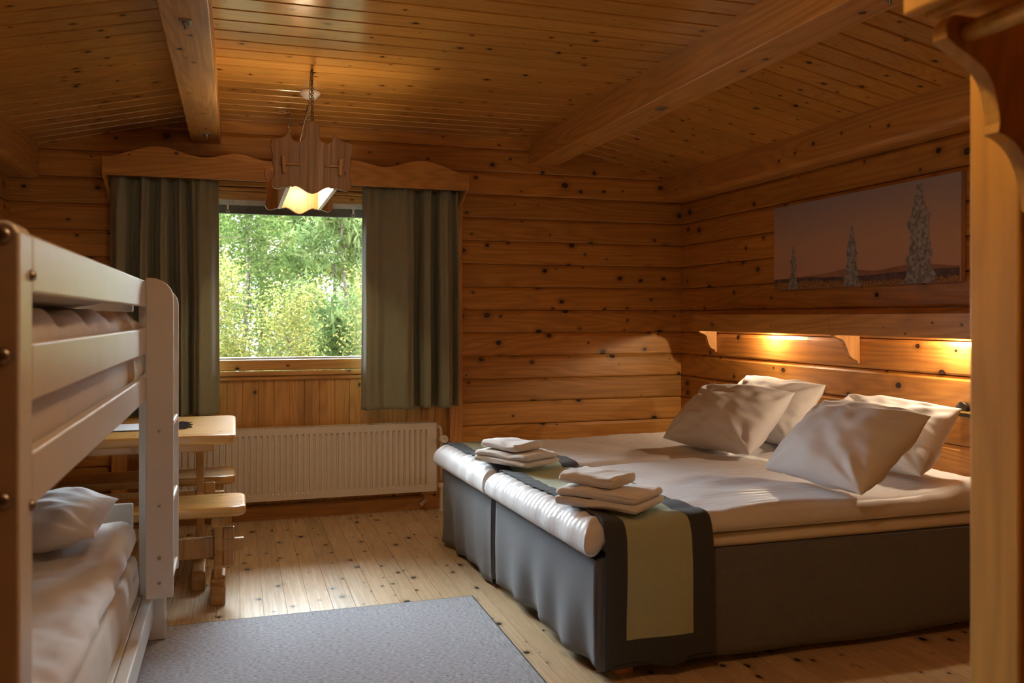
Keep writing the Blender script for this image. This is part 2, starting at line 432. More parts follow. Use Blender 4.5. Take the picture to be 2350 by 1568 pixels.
# ------------------------------------------------------------------ window
win = empty('window_1', (.377, YB, 1.5), 'wide wood framed window with forest view', kind='structure')
for a, c_ in ((-.712, -.622), (1.375, 1.465)):
    p = MB(); p.box(a, c_, YB-.024, YB+.002, 0.0, 2.12); p.build('casing', M['trim_z'], win, bevel=.004)
p = MB(); p.box(-.62, 1.375, YB-.012, YB+.05, .942, 1.010); p.build('bottom_rail', M['trim_x'], win, bevel=.006)
p = MB(); p.box(-.62, 1.375, YB-.030, YB+.05, .908, .936); p.build('sill', M['trim_x'], win, bevel=.007, bseg=3)
p = MB(); p.box(-.62, 1.375, YB-.016, YB+.03, .880, .906); p.build('sill_trim', M['trim_x'], win, bevel=.006)
p = MB(); p.box(-.62, 1.375, YB-.008, YB+.20, 2.018, 2.07); p.build('top_rail', M['trim_x'], win, bevel=.004)
p = MB(); p.box(-.62, 1.375, YB-.020, YB+.02, 2.072, 2.095); p.box(-.62, 1.375, YB-.03, YB+.02, 2.10, 2.13); p.build('head_trim', M['trim_x'], win, bevel=.005)
for a, c_ in ((-.62, -.54), (1.295, 1.375)):
    p = MB(); p.box(a, c_, YB-.004, YB+.20, .95, 2.05); p.build('stile', M['trim_z'], win, bevel=.004)
p = MB(); p.box(-.54, 1.295, YB+.03, YB+.20, .95, 1.012); p.box(-.54,1.295, YB+.045, YB+.10, 1.012, 1.022)
p.build('outer_sill', M['alu'], win)
p = MB(); p.box(-.54, 1.295, YB+.0, YB+.06, 1.986, 2.017); p.build('seal', M['alu'], win)
p = MB(); p.box(-.54, 1.295, YB+.008, YB+.034, 1.931, 1.984); p.build('blind', M['blind'], win, bevel=.004)
for x in (-.045, .735):
    p = MB(); p.box(x-.006, x+.006, YB-.002, YB+.012, 1.94, 1.985); p.box(x-.011, x+.011, YB-.002, YB+.008, 1.938, 1.952); p.build('blind_clip', M['plastic'], win)
p = MB(); p.box(-.545, 1.30, YB+.048, YB+.054, 1.0, 2.02); p.build('pane', M['glass'], win)

# ------------------------------------------------------------------ outside
g = MB(); nx, ny = 24, 24; v = []; f = []
for i in range(nx+1):
    for j in range(ny+1):
        x = -12+26*i/nx; y = 6.2+26*j/ny
        v.append((x, y, -.5+.25*nz(x, y, 3, .3)+.02*(y-6)))
for i in range(nx):
    for j in range(ny):
        a = i*(ny+1)+j; f.append((a, a+ny+1, a+ny+2, a+1))
g.add(v, f); struct(g.build('ground', M['soil'], smooth=True), 'forest ground outside')

def leaves(crown, n, size, seed, elong=1.7, droop=.2):
    """crown: function(rng) -> point"""
    r = random.Random(seed); mb = MB()
    for _ in range(n):
        p = crown(r)
        a, e = r.uniform(0, 2*PI), r.gauss(-droop, .5)
        d = Vector((math.cos(a)*math.cos(e), math.sin(a)*math.cos(e), math.sin(e)))
        s = d.cross(Vector((r.gauss(0,1), r.gauss(0,1), r.gauss(0,1)))).normalized()
        k = size*r.uniform(.6, 1.3); h = k*.5
        n_ = d.cross(s)*k*.12
        mb.add([p-d*h*elong, p+s*h*.62-n_, p+d*h*elong, p-s*h*.62-n_], [(0,1,2,3)])
    return mb
def birch(name, mat, height, r0, n, size, seed, low=.12, elong=1.7, droop=.2, taper=.75):
    r = random.Random(seed)
    e = empty(name, (0,0,0))
    pts = [(.05*math.sin(i*1.1+seed), .05*math.cos(i*.9+seed), height*i/7) for i in range(8)]
    t = MB(); t.tube(pts, [.028*(1-i/8.6)*height/4+.004 for i in range(8)], 7); t.build('trunk', M['bark'], e, smooth=True)
    br = MB(); tips = []
    for k in range(46):
        z = height*(low+(.97-low)*r.random()**.9); a = r.uniform(0, 2*PI)
        ln = r0*(1-taper*((z/height-low)/(1-low))**1.3)*r.uniform(.55, 1.1)
        o = Vector((.05*math.sin(z/height*7*1.1+seed), .05*math.cos(z/height*6.3+seed), z))
        q = o+Vector((math.cos(a)*ln, math.sin(a)*ln, ln*r.uniform(.15,.8)))
        m = (o+q)/2+Vector((0,0,-.06*ln))
        br.tube([o, m, q], [.008, .005, .002], 4); tips.append((o, q))
    br.build('branches', M['bark'], e)['kind'] = 'stuff'
    def crown(rr):
        o, q = rr.choice(tips); s = rr.random()**.6
        return o.lerp(q, .15+.9*s)+Vector((rr.gauss(0,.10), rr.gauss(0,.10), rr.gauss(0,.12)))
    leaves(crown, n, size, seed+1, elong, droop).build('foliage', M[mat], e, recalc=False)['kind'] = 'stuff'
    return e
def conifer(name, height, r0, seed):
    r = random.Random(seed); e = empty(name, (0,0,0))
    t = MB(); t.tube([(0,0,0),(.03,0,height*.5),(0,.02,height)], [.085,.06,.015], 9); t.build('trunk', M['bark'], e, smooth=True)
    br = MB(); tips = []
    for k in range(60):
        z = height*(.3+.7*r.random()); a = r.uniform(0, 2*PI); ln = r0*(1.1-.9*z/height)*r.uniform(.6,1.1)
        o = Vector((0,0,z)); q = o+Vector((math.cos(a)*ln, math.sin(a)*ln, -.15*ln)); br.tube([o,q],[.012,.004],4); tips.append((o,q))
    br.build('branches', M['bark'], e)['kind'] = 'stuff'
    def crown(rr):
        o, q = rr.choice(tips); return o.lerp(q, .2+.85*rr.random())+Vector((rr.gauss(0,.10), rr.gauss(0,.10), rr.gauss(0,.06)))
    leaves(crown, 5000, .10, seed+1, 3.0, .1).build('foliage', M['needles'], e, recalc=False)['kind'] = 'stuff'
    return e
shrub = birch('leafy_bush', 'leaf_yellow', 2.15, .60, 9000, .036, 11, .04, 1.35, .2, .30)
tag(shrub, 'yellow-green leafy bush behind the lower middle of the window pane', 'bush', 'yellow-green bushes outside the window')
bir = birch('birch_tree', 'leaf_green', 5.0, .85, 12000, .043, 23, .08, 1.4)
tag(bir, 'green young birch behind the left side of the window pane', 'tree', 'green birches outside the window')
wil = birch('willow_tree', 'leaf_pale', 4.2, .85, 10000, .056, 37, .06, 2.8, .55)
tag(wil, 'pale green feathery tree behind the right side of the window pane', 'tree', 'pale feathery trees outside the window')
pin = conifer('pine_tree', 8.5, 1.15, 51)
tag(pin, 'dark tall pine behind the birches, at the top middle of the pane', 'tree', 'dark pines at the back of the forest')
def place(o, x, y, rz, s, first, label=None):
    c = o if first else copy_tree(o, (x, y, 0))
    c.location = (x, y, -.45+.02*(y-6)); c.rotation_euler = (0, 0, rz); c.scale = (s, s, s)
    if label: c['label'] = label
shr = [(.62, 10.3, 0, .84, None), (-.30, 10.6, 1.3, .95, 'yellow-green leafy bush at the lower left corner of the window pane'),
       (1.60, 10.5, 2.2, .92, 'yellow-green leafy bush at the lower right corner of the window pane'),
       (-.75, 17.0, .7, 2.0, 'tall yellow-green bush in the third row, at the left of the view'), (1.05, 17.2, 2.7, 1.9, 'tall yellow-green bush in the third row, at the middle of the view'), (2.85, 17.1, 5.1, 2.0, 'tall yellow-green bush in the third row, at the right of the view')]
for i, (x, y, rz, s, lb) in enumerate(shr): place(shrub, x, y, rz, s, i == 0, lb)
bi = [(.12, 12.1, 0, 1.0, None), (.95, 13.9, 2.4, .72, 'low green birch in the middle of the window view'), (-.35, 14.1, 3.0, 1.05, 'tall green birch in the second row at the left of the view'),
      (2.25, 14.1, 4.0, 1.05, 'tall green birch in the second row at the right of the view'),
      (.38, 15.3, 5.2, .95, 'green birch in the back row, left of the middle of the view'), (1.62, 15.4, .4, .9, 'green birch in the back row, right of the middle of the view')]
for i, (x, y, rz, s, lb) in enumerate(bi): place(bir, x, y, rz, s, i == 0, lb)
wi = [(1.42, 12.1, 0, 1.02, None)]
for i, (x, y, rz, s, lb) in enumerate(wi): place(wil, x, y, rz, s, i == 0, lb)
pi_ = [(.55, 19.3, 0, 1.0, None), (1.35, 22.4, 1.7, 1.05, 'dark pine behind the birches, just right of the top middle'),
       (2.5, 19.3, 3.6, 1.0, 'dark pine at the top right of the pane'),
       (-.6, 22.5, .6, 1.0, 'dark pine in the last row, left of the middle'), (3.3, 22.5, 2.9, 1.0, 'dark pine in the last row, right of the middle')]
for i, (x, y, rz, s, lb) in enumerate(pi_): place(pin, x, y, rz, s, i == 0, lb)
# ------------------------------------------------------------------ soft goods helpers
def sstep(t): t = max(0., min(1., t)); return t*t*(3-2*t)
def rnd_edge(d, R):
    if d >= R: return 1.
    if d <= 0: return 0.
    q = 1-d/R; return math.sqrt(max(0., 1-q*q))
def slab(fx0, x1, y0, y1, zb, zt, R, nx=90, ny=60, top=None, wob=.004, seed=0, edge=.004):
    """a soft slab: fx0(y) is its foot edge; zb/zt functions or numbers; rounded edges of radius R"""
    mb = MB(); v = []; f = []
    def prof(n): return [.35*i/n+.65*(.5-.5*math.cos(PI*i/n)) for i in range(n+1)]
    us, vs = prof(nx), prof(ny)
    for u in us:
        for w in vs:
            y = y0+(y1-y0)*w; x0 = fx0(y); x = x0+(x1-x0)*u
            d = min((x-x0), (x1-x), (y-y0), (y1-y))
            k = rnd_edge(d, R)
            zb_ = zb(x,y) if callable(zb) else zb; zt_ = zt(x,y) if callable(zt) else zt
            mid = zb_+(zt_-zb_)*.42
            z = mid+(zt_-mid)*k + wob*nz(x*7, y*7, seed)*k + wob*.6*nz(x*17, y*17, seed+4)*k
            if top: z += top(x, y)*k
            ex = edge*nz(x*9+3, y*9, seed+9)*(1-k)*2
            v.append((x+ex, y+ex, z))
    W = len(vs)
    for i in range(len(us)-1):
        for j in range(W-1):
            f.append((i*W+j, (i+1)*W+j, (i+1)*W+j+1, i*W+j+1))
    nb = len(v)
    for u in us:
        for w in vs:
            y = y0+(y1-y0)*w; x0 = fx0(y); x = x0+(x1-x0)*u
            d = min((x-x0), (x1-x), (y-y0), (y1-y)); k = rnd_edge(d, R)
            zb_ = zb(x,y) if callable(zb) else zb; zt_ = zt(x,y) if callable(zt) else zt
            mid = zb_+(zt_-zb_)*.42
            ex = edge*nz(x*9+3, y*9, seed+9)*(1-k)*2
            v.append((x+ex, y+ex, mid+(zb_-mid)*k))
    for i in range(len(us)-1):
        for j in range(W-1):
            a = nb+i*W+j; f.append((a, a+1, a+W+1, a+W))
    mb.add(v, f)
    return mb
def weld(o, d=.0004):
    bm = bmesh.new(); bm.from_mesh(o.data); bmesh.ops.remove_doubles(bm, verts=bm.verts, dist=d); bmesh.ops.recalc_face_normals(bm, faces=bm.faces); bm.to_mesh(o.data); bm.free()

def pillow(label, c0, c1, c2, th, mat, seed, name='pillow', group=None, plump=1.0, n=44):
    """c0, c1: ends of the bottom edge, c2: top end above c0 (world points); th: thickness"""
    c0, c1, c2 = Vector(c0), Vector(c1), Vector(c2)
    U = c1-c0; V = c2-c0; Nn = U.cross(V).normalized(); ctr = c0+(U+V)/2
    v = []; f = []
    for side in (1, -1):
        for i in range(n+1):
            for j in range(n+1):
                a = -1+2*i/n; b_ = -1+2*j/n
                prof = max(0., (1-abs(a)**2.3))**.55*max(0., (1-abs(b_)**2.3))**.55
                # outline: sides drawn in between the pointed corners
                pa = a*(1-.035*(1-b_*b_)**.7); pb = b_*(1-.05*(1-a*a)**.7)
                ear = (abs(a)*abs(b_))**6
                t = th*.5*prof*(1+.18*nz(a*1.4+seed, b_*1.4, side))
                wr = .016*nz(a*3.1+seed*2, b_*3.1, side*3)+.006*nz(a*2.5+b_*6+seed, b_*2.2-a*3, side*5)
                # creases running in from the corners
                cr = 0
                for sa in (-1,1):
                    for sb in (-1,1):
                        dx, dy = a-sa, b_-sb; rr = math.hypot(dx, dy)
                        if rr < 1.1: cr += .013*math.sin(math.atan2(dy,dx)*11+seed)*math.exp(-((rr-.42)/.26)**2)
                t += (wr+cr)*prof**.6
                sag = -.02*(1-b_)*.5*0
                P = ctr+U*.5*pa+V*.5*pb+Nn*(side*t+.012*ear*nz(sa+seed, sb, 2)+.012*nz(a*1.2+seed, b_*1.2, 8))
                v.append(P)
    W = n+1
    for s in (0, 1):
        o_ = s*W*W
        for i in range(n):
            for j in range(n):
                q = (o_+i*W+j, o_+(i+1)*W+j, o_+(i+1)*W+j+1, o_+i*W+j+1)
                f.append(q if s == 0 else q[::-1])
    mb = MB(); mb.add(v, f)
    o = mb.build(name, mat, smooth=True, recalc=False); weld(o, .0012)
    o.modifiers.new('sub','SUBSURF').render_levels = 1
    return tag(o, label, 'pillow', group)

# ------------------------------------------------------------------ the double bed: two box beds side by side
def foot(y): return 1.208-.043*(y-2.877)
beds = []
def make_bed(y0, y1, label, seed, near):
    e = empty('box_bed', ((1.2+3.08)/2, (y0+y1)/2, 0), label, 'bed', 'box beds pushed together')
    # sprung base inside
    p = MB(); p.prism([(foot(y0)+.04,y0+.03),(3.06,y0+.03),(3.06,y1-.03),(foot(y1)+.04,y1-.03)], 'z', .09, .40); p.build('base', M['run_dark'], e, bevel=.02)
    # skirt: foot panel and side panels with a wavy hem
    def panel(pts, nrm, sd, nseg=46, amp=.012, hem=.03):
        v = []; f = []; nzz = 14
        (ax, ay), (bx, by) = pts
        for i in range(nseg+1):
            t = i/nseg; x = ax+(bx-ax)*t; y = ay+(by-ay)*t
            for k in range(nzz+1):
                q = k/nzz; z = .424*(1-q)+(hem+.008*nz(t*5+sd, 0, sd)+.012*math.sin(t*9+sd)*.6)*q
                ef = min(1, t/.10)**.7*min(1, (1-t)/.04)**.5 if nrm[0] else 1
                o_ = ef*amp*q*(nz(t*6+sd, q*1.2, sd)+.5*math.sin(t*24+sd)*q)+.004*math.sin(PI*q)
                if k == nzz-2: o_ += .0015
                v.append((x+nrm[0]*o_, y+nrm[1]*o_, z))
        for i in range(nseg):
            for k in range(nzz): f.append((i*(nzz+1)+k, (i+1)*(nzz+1)+k, (i+1)*(nzz+1)+k+1, i*(nzz+1)+k+1))
        return v, f
    fn = (-1, -.043)
    p = MB(); p.add(*panel([(foot(y0), y0-.002), (foot(y1-.012), y1-.012)], fn, seed, amp=.020, hem=.045 if near else .025))
    p.build('skirt_foot_panel', M['skirt'], e, smooth=True, solid=.003)
    p = MB(); p.add(*panel([(foot(y0)-.001, y0), (3.06, y0)], (0,-1), seed+3, 60, .006, .032))
    p.add(*panel([(foot(y1)+.006, y1), (3.06, y1)], (0,1), seed+5, 40, .006))
    p.add([(foot(y0)+.01,y0,.4235),(3.06,y0,.4235),(3.06,y1,.4235),(foot(y1)+.01,y1,.4235)], [(0,1,2,3)])
    p.build('skirt_side_panel', M['skirt'], e, smooth=True, solid=.003)
    for x, y in ((1.30, y0+.03), (1.30, y1-.10), (2.95, y0+.03), (2.95, y1-.10)):
        p = MB(); p.box(x, x+.065, y, y+.065, 0, .10); o = p.build('leg', M['trim_z'], e, bevel=.003); o['label'] = 'square wooden leg'
    # topper
    p = slab(lambda y: foot(y)+.055, 3.09, y0+.004, y1-.004, .427, .475, .022, 60, 40, wob=.002, seed=seed)
    o = p.build('mattress_topper', M['topper'], e, smooth=True); weld(o)
    return e
make_bed(2.835, 3.925, 'grey skirted box bed with a white duvet, nearer of the pair', 3, True)
make_bed(3.975, 4.835, 'grey skirted box bed with a white duvet, farther one by the log wall', 17, False)

# duvets
DUV = []
def dtop(x, y): return .548+.030*sstep((x-1.2)/.9)+.012*sstep((x-2.4)/.5)
def duv(y0, y1, label, seed):
    def zb(x, y):
        d = x-foot(y); return .429+.051*sstep((d+.005)/.05)
    def zt(x, y):
        roll = .010*math.exp(-((x-foot(y)-.02)/.06)**2)
        return dtop(x,y)+roll
    def top(x, y):
        w = .012*nz(x*2.1, y*2.6, seed)+.011*nz(x*3.2+y*2, y*1.5, seed+2)
        w += .008*math.sin(y*34+3*nz(x*2,y*2,seed))*nz(x*1.7+5, y*1.3, seed+7)
        # puckers across the roll at the foot
        d = x-foot(y); w += .004*math.sin(y*75+2*nz(x*4,y*4,seed))*math.exp(-((d-.03)/.07)**2)
        # soft crumples near the head
        w += .03*max(0, nz(x*4, y*4, seed+11))*sstep((x-2.6)/.3)
        return w
    p = slab(lambda y: foot(y)-.055, 3.08, y0, y1, zb, zt, .062, 150, 90, top, .004, seed, .006)
    o = p.build('duvet', M['duvet'], smooth=True); weld(o); DUV.append(o)
    tag(o, label, 'duvet', 'white duvets on the double bed'); return o
duv(2.815, 3.926, 'white satin-striped duvet on the nearer box bed, rolled over its foot', 5)
duv(3.954, 4.85, 'white satin-striped duvet on the farther box bed by the log wall', 29)

# bed runner lying across both beds and hanging down the near side
from mathutils.bvhtree import BVHTree
BV = []
for o in DUV:
    BV.append(BVHTree.FromPolygons([v.co.copy() for v in o.data.vertices], [tuple(p.vertices) for p in o.data.polygons]))
def ztop(x, y, dflt=.50):
    z = dflt
    for t in BV:
        h = t.ray_cast(Vector((x, y, 2)), Vector((0,0,-1)))
        if h[0] is not None: z = max(z, h[0].z)
    return z
def ztopr(x, y, r, dflt=.50):
    return max(ztop(x+r*math.cos(a), y+r*math.sin(a), dflt) for a in (0,1.05,2.1,3.14,4.2,5.25)) if r else ztop(x, y, dflt)
def runner():
    v = []; f = []; mi = []
    xs = [0, .02, .05, .082, .086, .13, .19, .25, .30, .334, .338, .37, .40, .42]
    path = []
    y = 4.862
    for k in range(6): path.append((4.868, .36+.04*k, -1))
    n = 90
    for k in range(n+1):
        path.append((4.845-(4.845-2.84)*k/n, None, 0))
    for a in range(1, 6):
        t = a/6*PI/2; path.append((2.84-.046*math.sin(t), -1-a, 1))
    hang = 26
    for k in range(1, hang+1): path.append((2.789-.004*math.sin(k*.25), .52-(.52-.035)*k/hang, 2))
    def base(x, y):
        seam = math.exp(-((y-3.94)/.035)**2)*.018
        e = min(rnd_edge(y-2.79, .075), 1)
        return max(ztopr(x, y, .018, .53), ztop(x, y, .53))+.007
    for j, (py, pz, kind) in enumerate(path):
        for i, xx in enumerate(xs):
            off = 1.222+(-.043*(max(py,2.85)-2.877))
            x = off+xx
            if kind == 0: y_, z = py, base(x, py)+.004*nz(x*6, py*6, 2)
            elif kind == 1:
                t = (-pz-1)/6*PI/2; y_, z = py, base(x, 2.84)-.05*(1-math.cos(t))
            elif kind == 2:
                q = (.52-pz)/.485
                y_ = py-.006*q*math.sin(xx*26+1)+.004*nz(x*8, pz*4, 4)*q; z = pz
                x += .012*q*(xx/.42-.5)*2+.008*q
                if j == len(path)-1: z += .03*abs(math.sin((xx/.42)*PI*1.5+.5))
            else: y_, z = py, pz
            v.append((x, y_, z))
    W = len(xs); Hn = len(path)
    for j in range(Hn-1):
        for i in range(W-1):
            f.append((j*W+i, j*W+i+1, (j+1)*W+i+1, (j+1)*W+i))
            g = 3 <= i <= 8 and j < Hn-1-6 and j > 2
            mi.append(1 if g else 0)
    mb = MB(); mb.v = v; mb.f = f; mb.m = mi
    o = mb.build('bed_runner', [M['run_dark'], M['run_green']], smooth=True, solid=.004)
    return tag(o, 'sage green bed runner with charcoal borders across both box beds', 'bed runner')
runner()

# folded towels
def towel(name, label, cx, cy, z, ang, L_, W_, T_, folds, seed, group):
    if z is None: z = max(ztopr(cx, cy, r_, .53) for r_ in (.0,.06,.11,.16))+.019
    mb = MB(); c, s = math.cos(ang), math.sin(ang)
    t = T_/folds
    for k in range(folds):
        zz = z+k*t; n = 30; v = []; f = []
        Lk = L_*(1-.03*k); Wk = W_*(1-.03*(k % 2))
        cs = []
        h = t*.5
        for i in range(13):                       # plump fold along one side
            a_ = -PI/2+PI*i/12; cs.append((-Wk/2+h-math.cos(a_)*h*1.0, math.sin(a_)))
        for i in range(1, 12): cs.append((-Wk/2+h+(Wk-h-.01)*i/12, 1.0))
        for q, w in ((.0, .93), (.004, .55), (-.003, .25), (.005, -.2), (-.002, -.6), (.0, -.93)): cs.append((Wk/2-.006+q, w))
        for i in range(11, 0, -1): cs.append((-Wk/2+h+(Wk-h-.01)*i/12, -1.0))
        M_ = len(cs)
        for i in range(n+1):
            u = 2*i/n-1; q = Lk/2*u; e = rnd_edge(1-abs(u), .10)*.42+.58
            e2 = rnd_edge(1-abs(u), .06)*.10+.90
            for a_, w in cs:
                lo = .010*nz(q*9, a_*9, seed+k*3)+.004*nz(q*26, a_*26, seed+k)
                bend = .010*nz(q*6, 0, seed+9*k)
                pw = a_*e2+bend+.008*nz(q*7+w, w*2, seed+k+20)
                ph = zz+h+w*h*e*(1.0-.18*max(0, a_/Wk*2)) + (lo if w > -.5 else .3*lo)
                v.append((cx+c*q-s*pw, cy+s*q+c*pw, max(ph, z)))
        for i in range(n):
            for j in range(M_):
                j2 = (j+1) % M_; f.append((i*M_+j, (i+1)*M_+j, (i+1)*M_+j2, i*M_+j2))
        f.append(tuple(range(M_))); f.append(tuple(n*M_+j for j in range(M_-1, -1, -1)))
        mb.add(v, f)
    o = mb.build(name, M['towel'], smooth=True); 
    o['zt'] = z+T_; zz_ = z+T_; del o['zt']
    tag(o, label, 'towel', group); return zz_
a1 = math.atan2(-.32, .17); a2 = math.atan2(-.24, .19)
G = 'folded towels on the bed runner'
za = towel('folded_towel', 'large folded white towel on the runner of the farther box bed', 1.285, 3.985, None, a1, .36, .24, .056, 2, 1, G)
towel('folded_towel', 'small folded white towel on top of the large towel on the farther bed', 1.27, 4.01, za+.007, a1-.05, .25, .19, .038, 1, 2, G)
zb = towel('folded_towel', 'large folded white towel on the runner of the nearer box bed', 1.335, 3.005, None, a2, .345, .25, .066, 2, 3, G)
towel('folded_towel', 'small folded white towel on top of the large towel on the nearer bed', 1.305, 3.045, zb+.007, a2-.03, .235, .19, .042, 1, 4, G)

# pillows of the double bed
GP = 'white pillows at the bed heads'
pillow('white pillow propped on the farther bed against the wall, under the far shelf lamp', (2.715,4.60,.61), (2.70,3.82,.61), (2.985,4.66,.925), .23, M['pillow'], 4.0, group=GP)
pillow('white pillow leaning in front on the farther bed, beside the log wall', (2.235,4.33,.610), (2.345,3.64,.615), (2.58,4.44,.895), .235, M['pillow'], 1.0, group=GP)
pillow('white pillow propped on the nearer bed against the wall, behind another pillow', (2.70,3.66,.62), (2.68,2.90,.62), (2.985,3.73,.89), .22, M['pillow'], 7.0, group=GP)
pillow('white pillow leaning in front on the nearer bed, largest in view', (2.19,3.30,.618), (2.215,2.70,.618), (2.52,3.30,.905), .25, M['pillow'], 2.6, group=GP)

# ------------------------------------------------------------------ headboard shelf with lamps
sh = empty('wall_shelf', (3.0, 4.2, 1.24), 'pine wall shelf with scroll brackets and lamps above the bed', 'shelf')
SX = 2.962
p = MB(); p.box(SX, SX+.022, 3.862, 5.285, 1.187, 1.297); p.build('front_board', M['trim_y'], sh, bevel=.003)
p = MB(); p.box(SX, SX+.022, 2.35, 3.860, 1.186, 1.297); p.build('front_board', M['trim_y'], sh, bevel=.003)
p = MB(); p.box(SX+.022, XR-.001, 2.35, 5.285, 1.265, 1.285); p.build('top_board', M['trim_y'], sh, bevel=.002)
p = MB(); p.box(SX+.022, XR-.001, 5.265, 5.285, 1.187, 1.265); p.build('end_board', M['trim_y'], sh, bevel=.002)
def bracket(y, dep, hgt):
    pts = [(XR-.001, 1.264), (XR-dep, 1.264), (XR-dep, 1.18)]
    for i in range(15):
        t = i/14; x = XR-dep+dep*(.10+.80*t)+.010*math.sin(t*PI*2.0); z = 1.172-(1.172-1.05+0)*t**1.1*hgt+.010*math.sin(t*PI*2)*1.0
        if i == 6: pts.append((x-.004, z))
        pts.append((x, z))
    pts += [(XR-.012, 1.172-.135*hgt), (XR-.001, 1.172-.135*hgt)]
    p = MB(); p.prism(pts, 'y', y-.022, y+.012); p.build('bracket', M['trim_z'], sh, bevel=.003)
bracket(5.27, .135, .95); bracket(3.84, .16, 1.0); bracket(2.42, .16, 1.0)
for y in (4.57, 3.14):
    p = MB(); p.lathe([(.034,0),(.036,.004),(.036,.022),(.030,.026)], (3.088, y, 1.238), 'z', 24); o = p.build('lamp', M['plastic'], sh, smooth=True); o['label'] = 'small round lamp under the shelf'

# picture on the right wall
pic = empty('picture', (XR, 3.83, 1.69), 'wide canvas print of three snowy spruces at dusk on the log wall', 'picture')
PX = 3.097
def skymat():
    m, nt, b, o = newmat('dusk_sky_print'); tc = N(nt,'ShaderNodeTexCoord'); sp = N(nt,'ShaderNodeSeparateXYZ'); nt.links.new(tc.outputs['Object'], sp.inputs[0])
    g = mapr(nt, sp.outputs[2], 1.50, 1.93, 0., 1., False); cr = N(nt,'ShaderNodeValToRGB'); nt.links.new(g, cr.inputs[0])
    e = cr.color_ramp.elements; e[0].color = (.54,.33,.26,1); e[1].color = (.32,.285,.33,1); q = e.new(.4); q.color = (.52,.34,.25,1)
    nt.links.new(cr.outputs[0], b.inputs['Base Color']); b.inputs['Roughness'].default_value = .6; return m
p = MB(); p.box(PX, XR-.002, 3.12, 4.545, 1.44, 1.935); p.build('canvas', skymat(), pic, bevel=.002)
M['p_hill'] = plain('dusk_hill_print', (.34,.17,.13), .6, nscale=8, var=.2); M['p_dark'] = plain('dusk_valley_print', (.12,.075,.085), .6, nscale=20, var=.4)
M['p_wood'] = plain('dusk_forest_print', (.36,.19,.085), .6, nscale=160, var=.75); M['p_snow'] = plain('snowy_spruce_print', (.30,.30,.335), .6, nscale=45, var=.5)
def flat(name, pts, lay, mat):   # pts: (u 0..1 from the left, z)
    p = MB(); n = len(pts)
    v = [(PX-.0006*lay, 4.545-1.425*u, z) for u, z in pts]
    for k in range(n//2-1): p.add([v[k], v[k+1], v[n-2-k], v[n-1-k]], [(0,1,2,3)])
    p.build(name, mat, pic, recalc=False)
def band(name, topf, zb, lay, mat, n=120):
    t = [(.004+.992*i/n, topf(i/n)) for i in range(n+1)]; bt = [(.004+.992*(n-i)/n, zb) for i in range(n+1)]
    flat(name, t+bt, lay, mat)
band('fell', lambda u: 1.505+.028*math.exp(-((u-.47)/.10)**2)+.03*math.exp(-((u-.80)/.16)**2)+.012*math.exp(-((u-.3)/.15)**2), 1.441, 1, M['p_hill'])
band('valley', lambda u: 1.500+.006*math.sin(u*9)+.004*nz(u*14,0), 1.441, 2, M['p_dark'])
rr = random.Random(3)
band('forest', lambda u: 1.470+.010*math.sin(u*5+1)+rr.uniform(-.004,.012), 1.441, 3, M['p_wood'], 260)
def spruce(u, top, w, seed):
    r = random.Random(seed); n = 26; L_ = []; R_ = []
    for i in range(n+1):
        t = i/n; z = top-(top-1.442)*t
        ww = w*(.07+.45*t**.8+.30*math.exp(-((t-.38)/.13)**2)*.75+.30*t**3)
        L_.append((u-ww*r.uniform(.72,1.08)*.7, z)); R_.append((u+ww*r.uniform(.72,1.08)*.7, z))
    flat('spruce', L_+R_[::-1], 4, M['p_snow'])
spruce(.137, 1.688, .062, 1); spruce(.49, 1.760, .086, 2); spruce(.825, 1.925, .150, 5)

# little metal bracket by the bed head
k = empty('wall_bracket', (XR, 3.1, .86), 'dark metal bracket with a brass bar on the wall behind the pillows', 'bracket')
p = MB(); p.box(XR-.045, XR-.001, 2.98, 3.15, .852, .862); p.build('brass_bar', M['brass'], k, bevel=.002)
p = MB(); p.box(XR-.035, XR-.001, 2.98, 3.146, .835, .851); p.build('base', M['dark_metal'], k, bevel=.002)
p = MB(); p.lathe([(.03,-.012),(.033,-.008),(.033,.008),(.03,.012)], (XR-.022, 3.115, .868), 'x', 20); p.build('knob', M['dark_metal'], k, smooth=True)

# ------------------------------------------------------------------ rug
p = MB(); nX, nY = 60, 90; v = []; f = []
p.box(-.792, .792, -1.16, 1.16, 0, .007)
o = p.build('rug', M['rug'], bevel=.003); o.location = (.243, 2.70, .001)
tag(o, 'flat woven grey-blue rug with plain bound edge on the board floor', 'rug')
# ------------------------------------------------------------------ bunk bed
bk = empty('bunk_bed', (-.75, 2.6, 0), 'white painted wooden bunk bed with a ladder on the left', 'bunk bed')
W_ = M['white']; BX = -.306; BL = -1.215
def board(name, x0, x1, y0, y1, z0, z1, bev=.005, parent=bk, mat=None):
    p = MB(); p.box(x0, x1, y0, y1, z0, z1); return p.build(name, mat or W_, parent, bevel=bev, bseg=3)
def bolt(x, y, z, axis, parent, r=.011):
    p = MB(); s = -1 if axis == 'y' else 1
    p.lathe([(r*1.0,0),(r*1.0,s*.002),(r*.75,s*.007),(r*.3,s*.0085)], (x, y, z), axis, 18)
    o = p.build('bolt', M['metal'], parent, smooth=True); o['label'] = 'round metal bolt head'
def post(x0, x1, y0, y1, z1):
    zb = .009 if x1 > -.6 else 0
    p = MB(); p.prism([(x0,zb),(x1,zb),(x1,z1-.018),(x1-.008,z1-.006),(x1-.018,z1),(x0+.008,z1),(x0,z1-.008)], 'y', y0, y1)
    return p.build('post', W_, bk, bevel=.005, bseg=3)
pA = post(BX-.075, BX, 1.462, 1.548, 1.424); post(BL, BL+.075, 1.462, 1.548, 1.424)
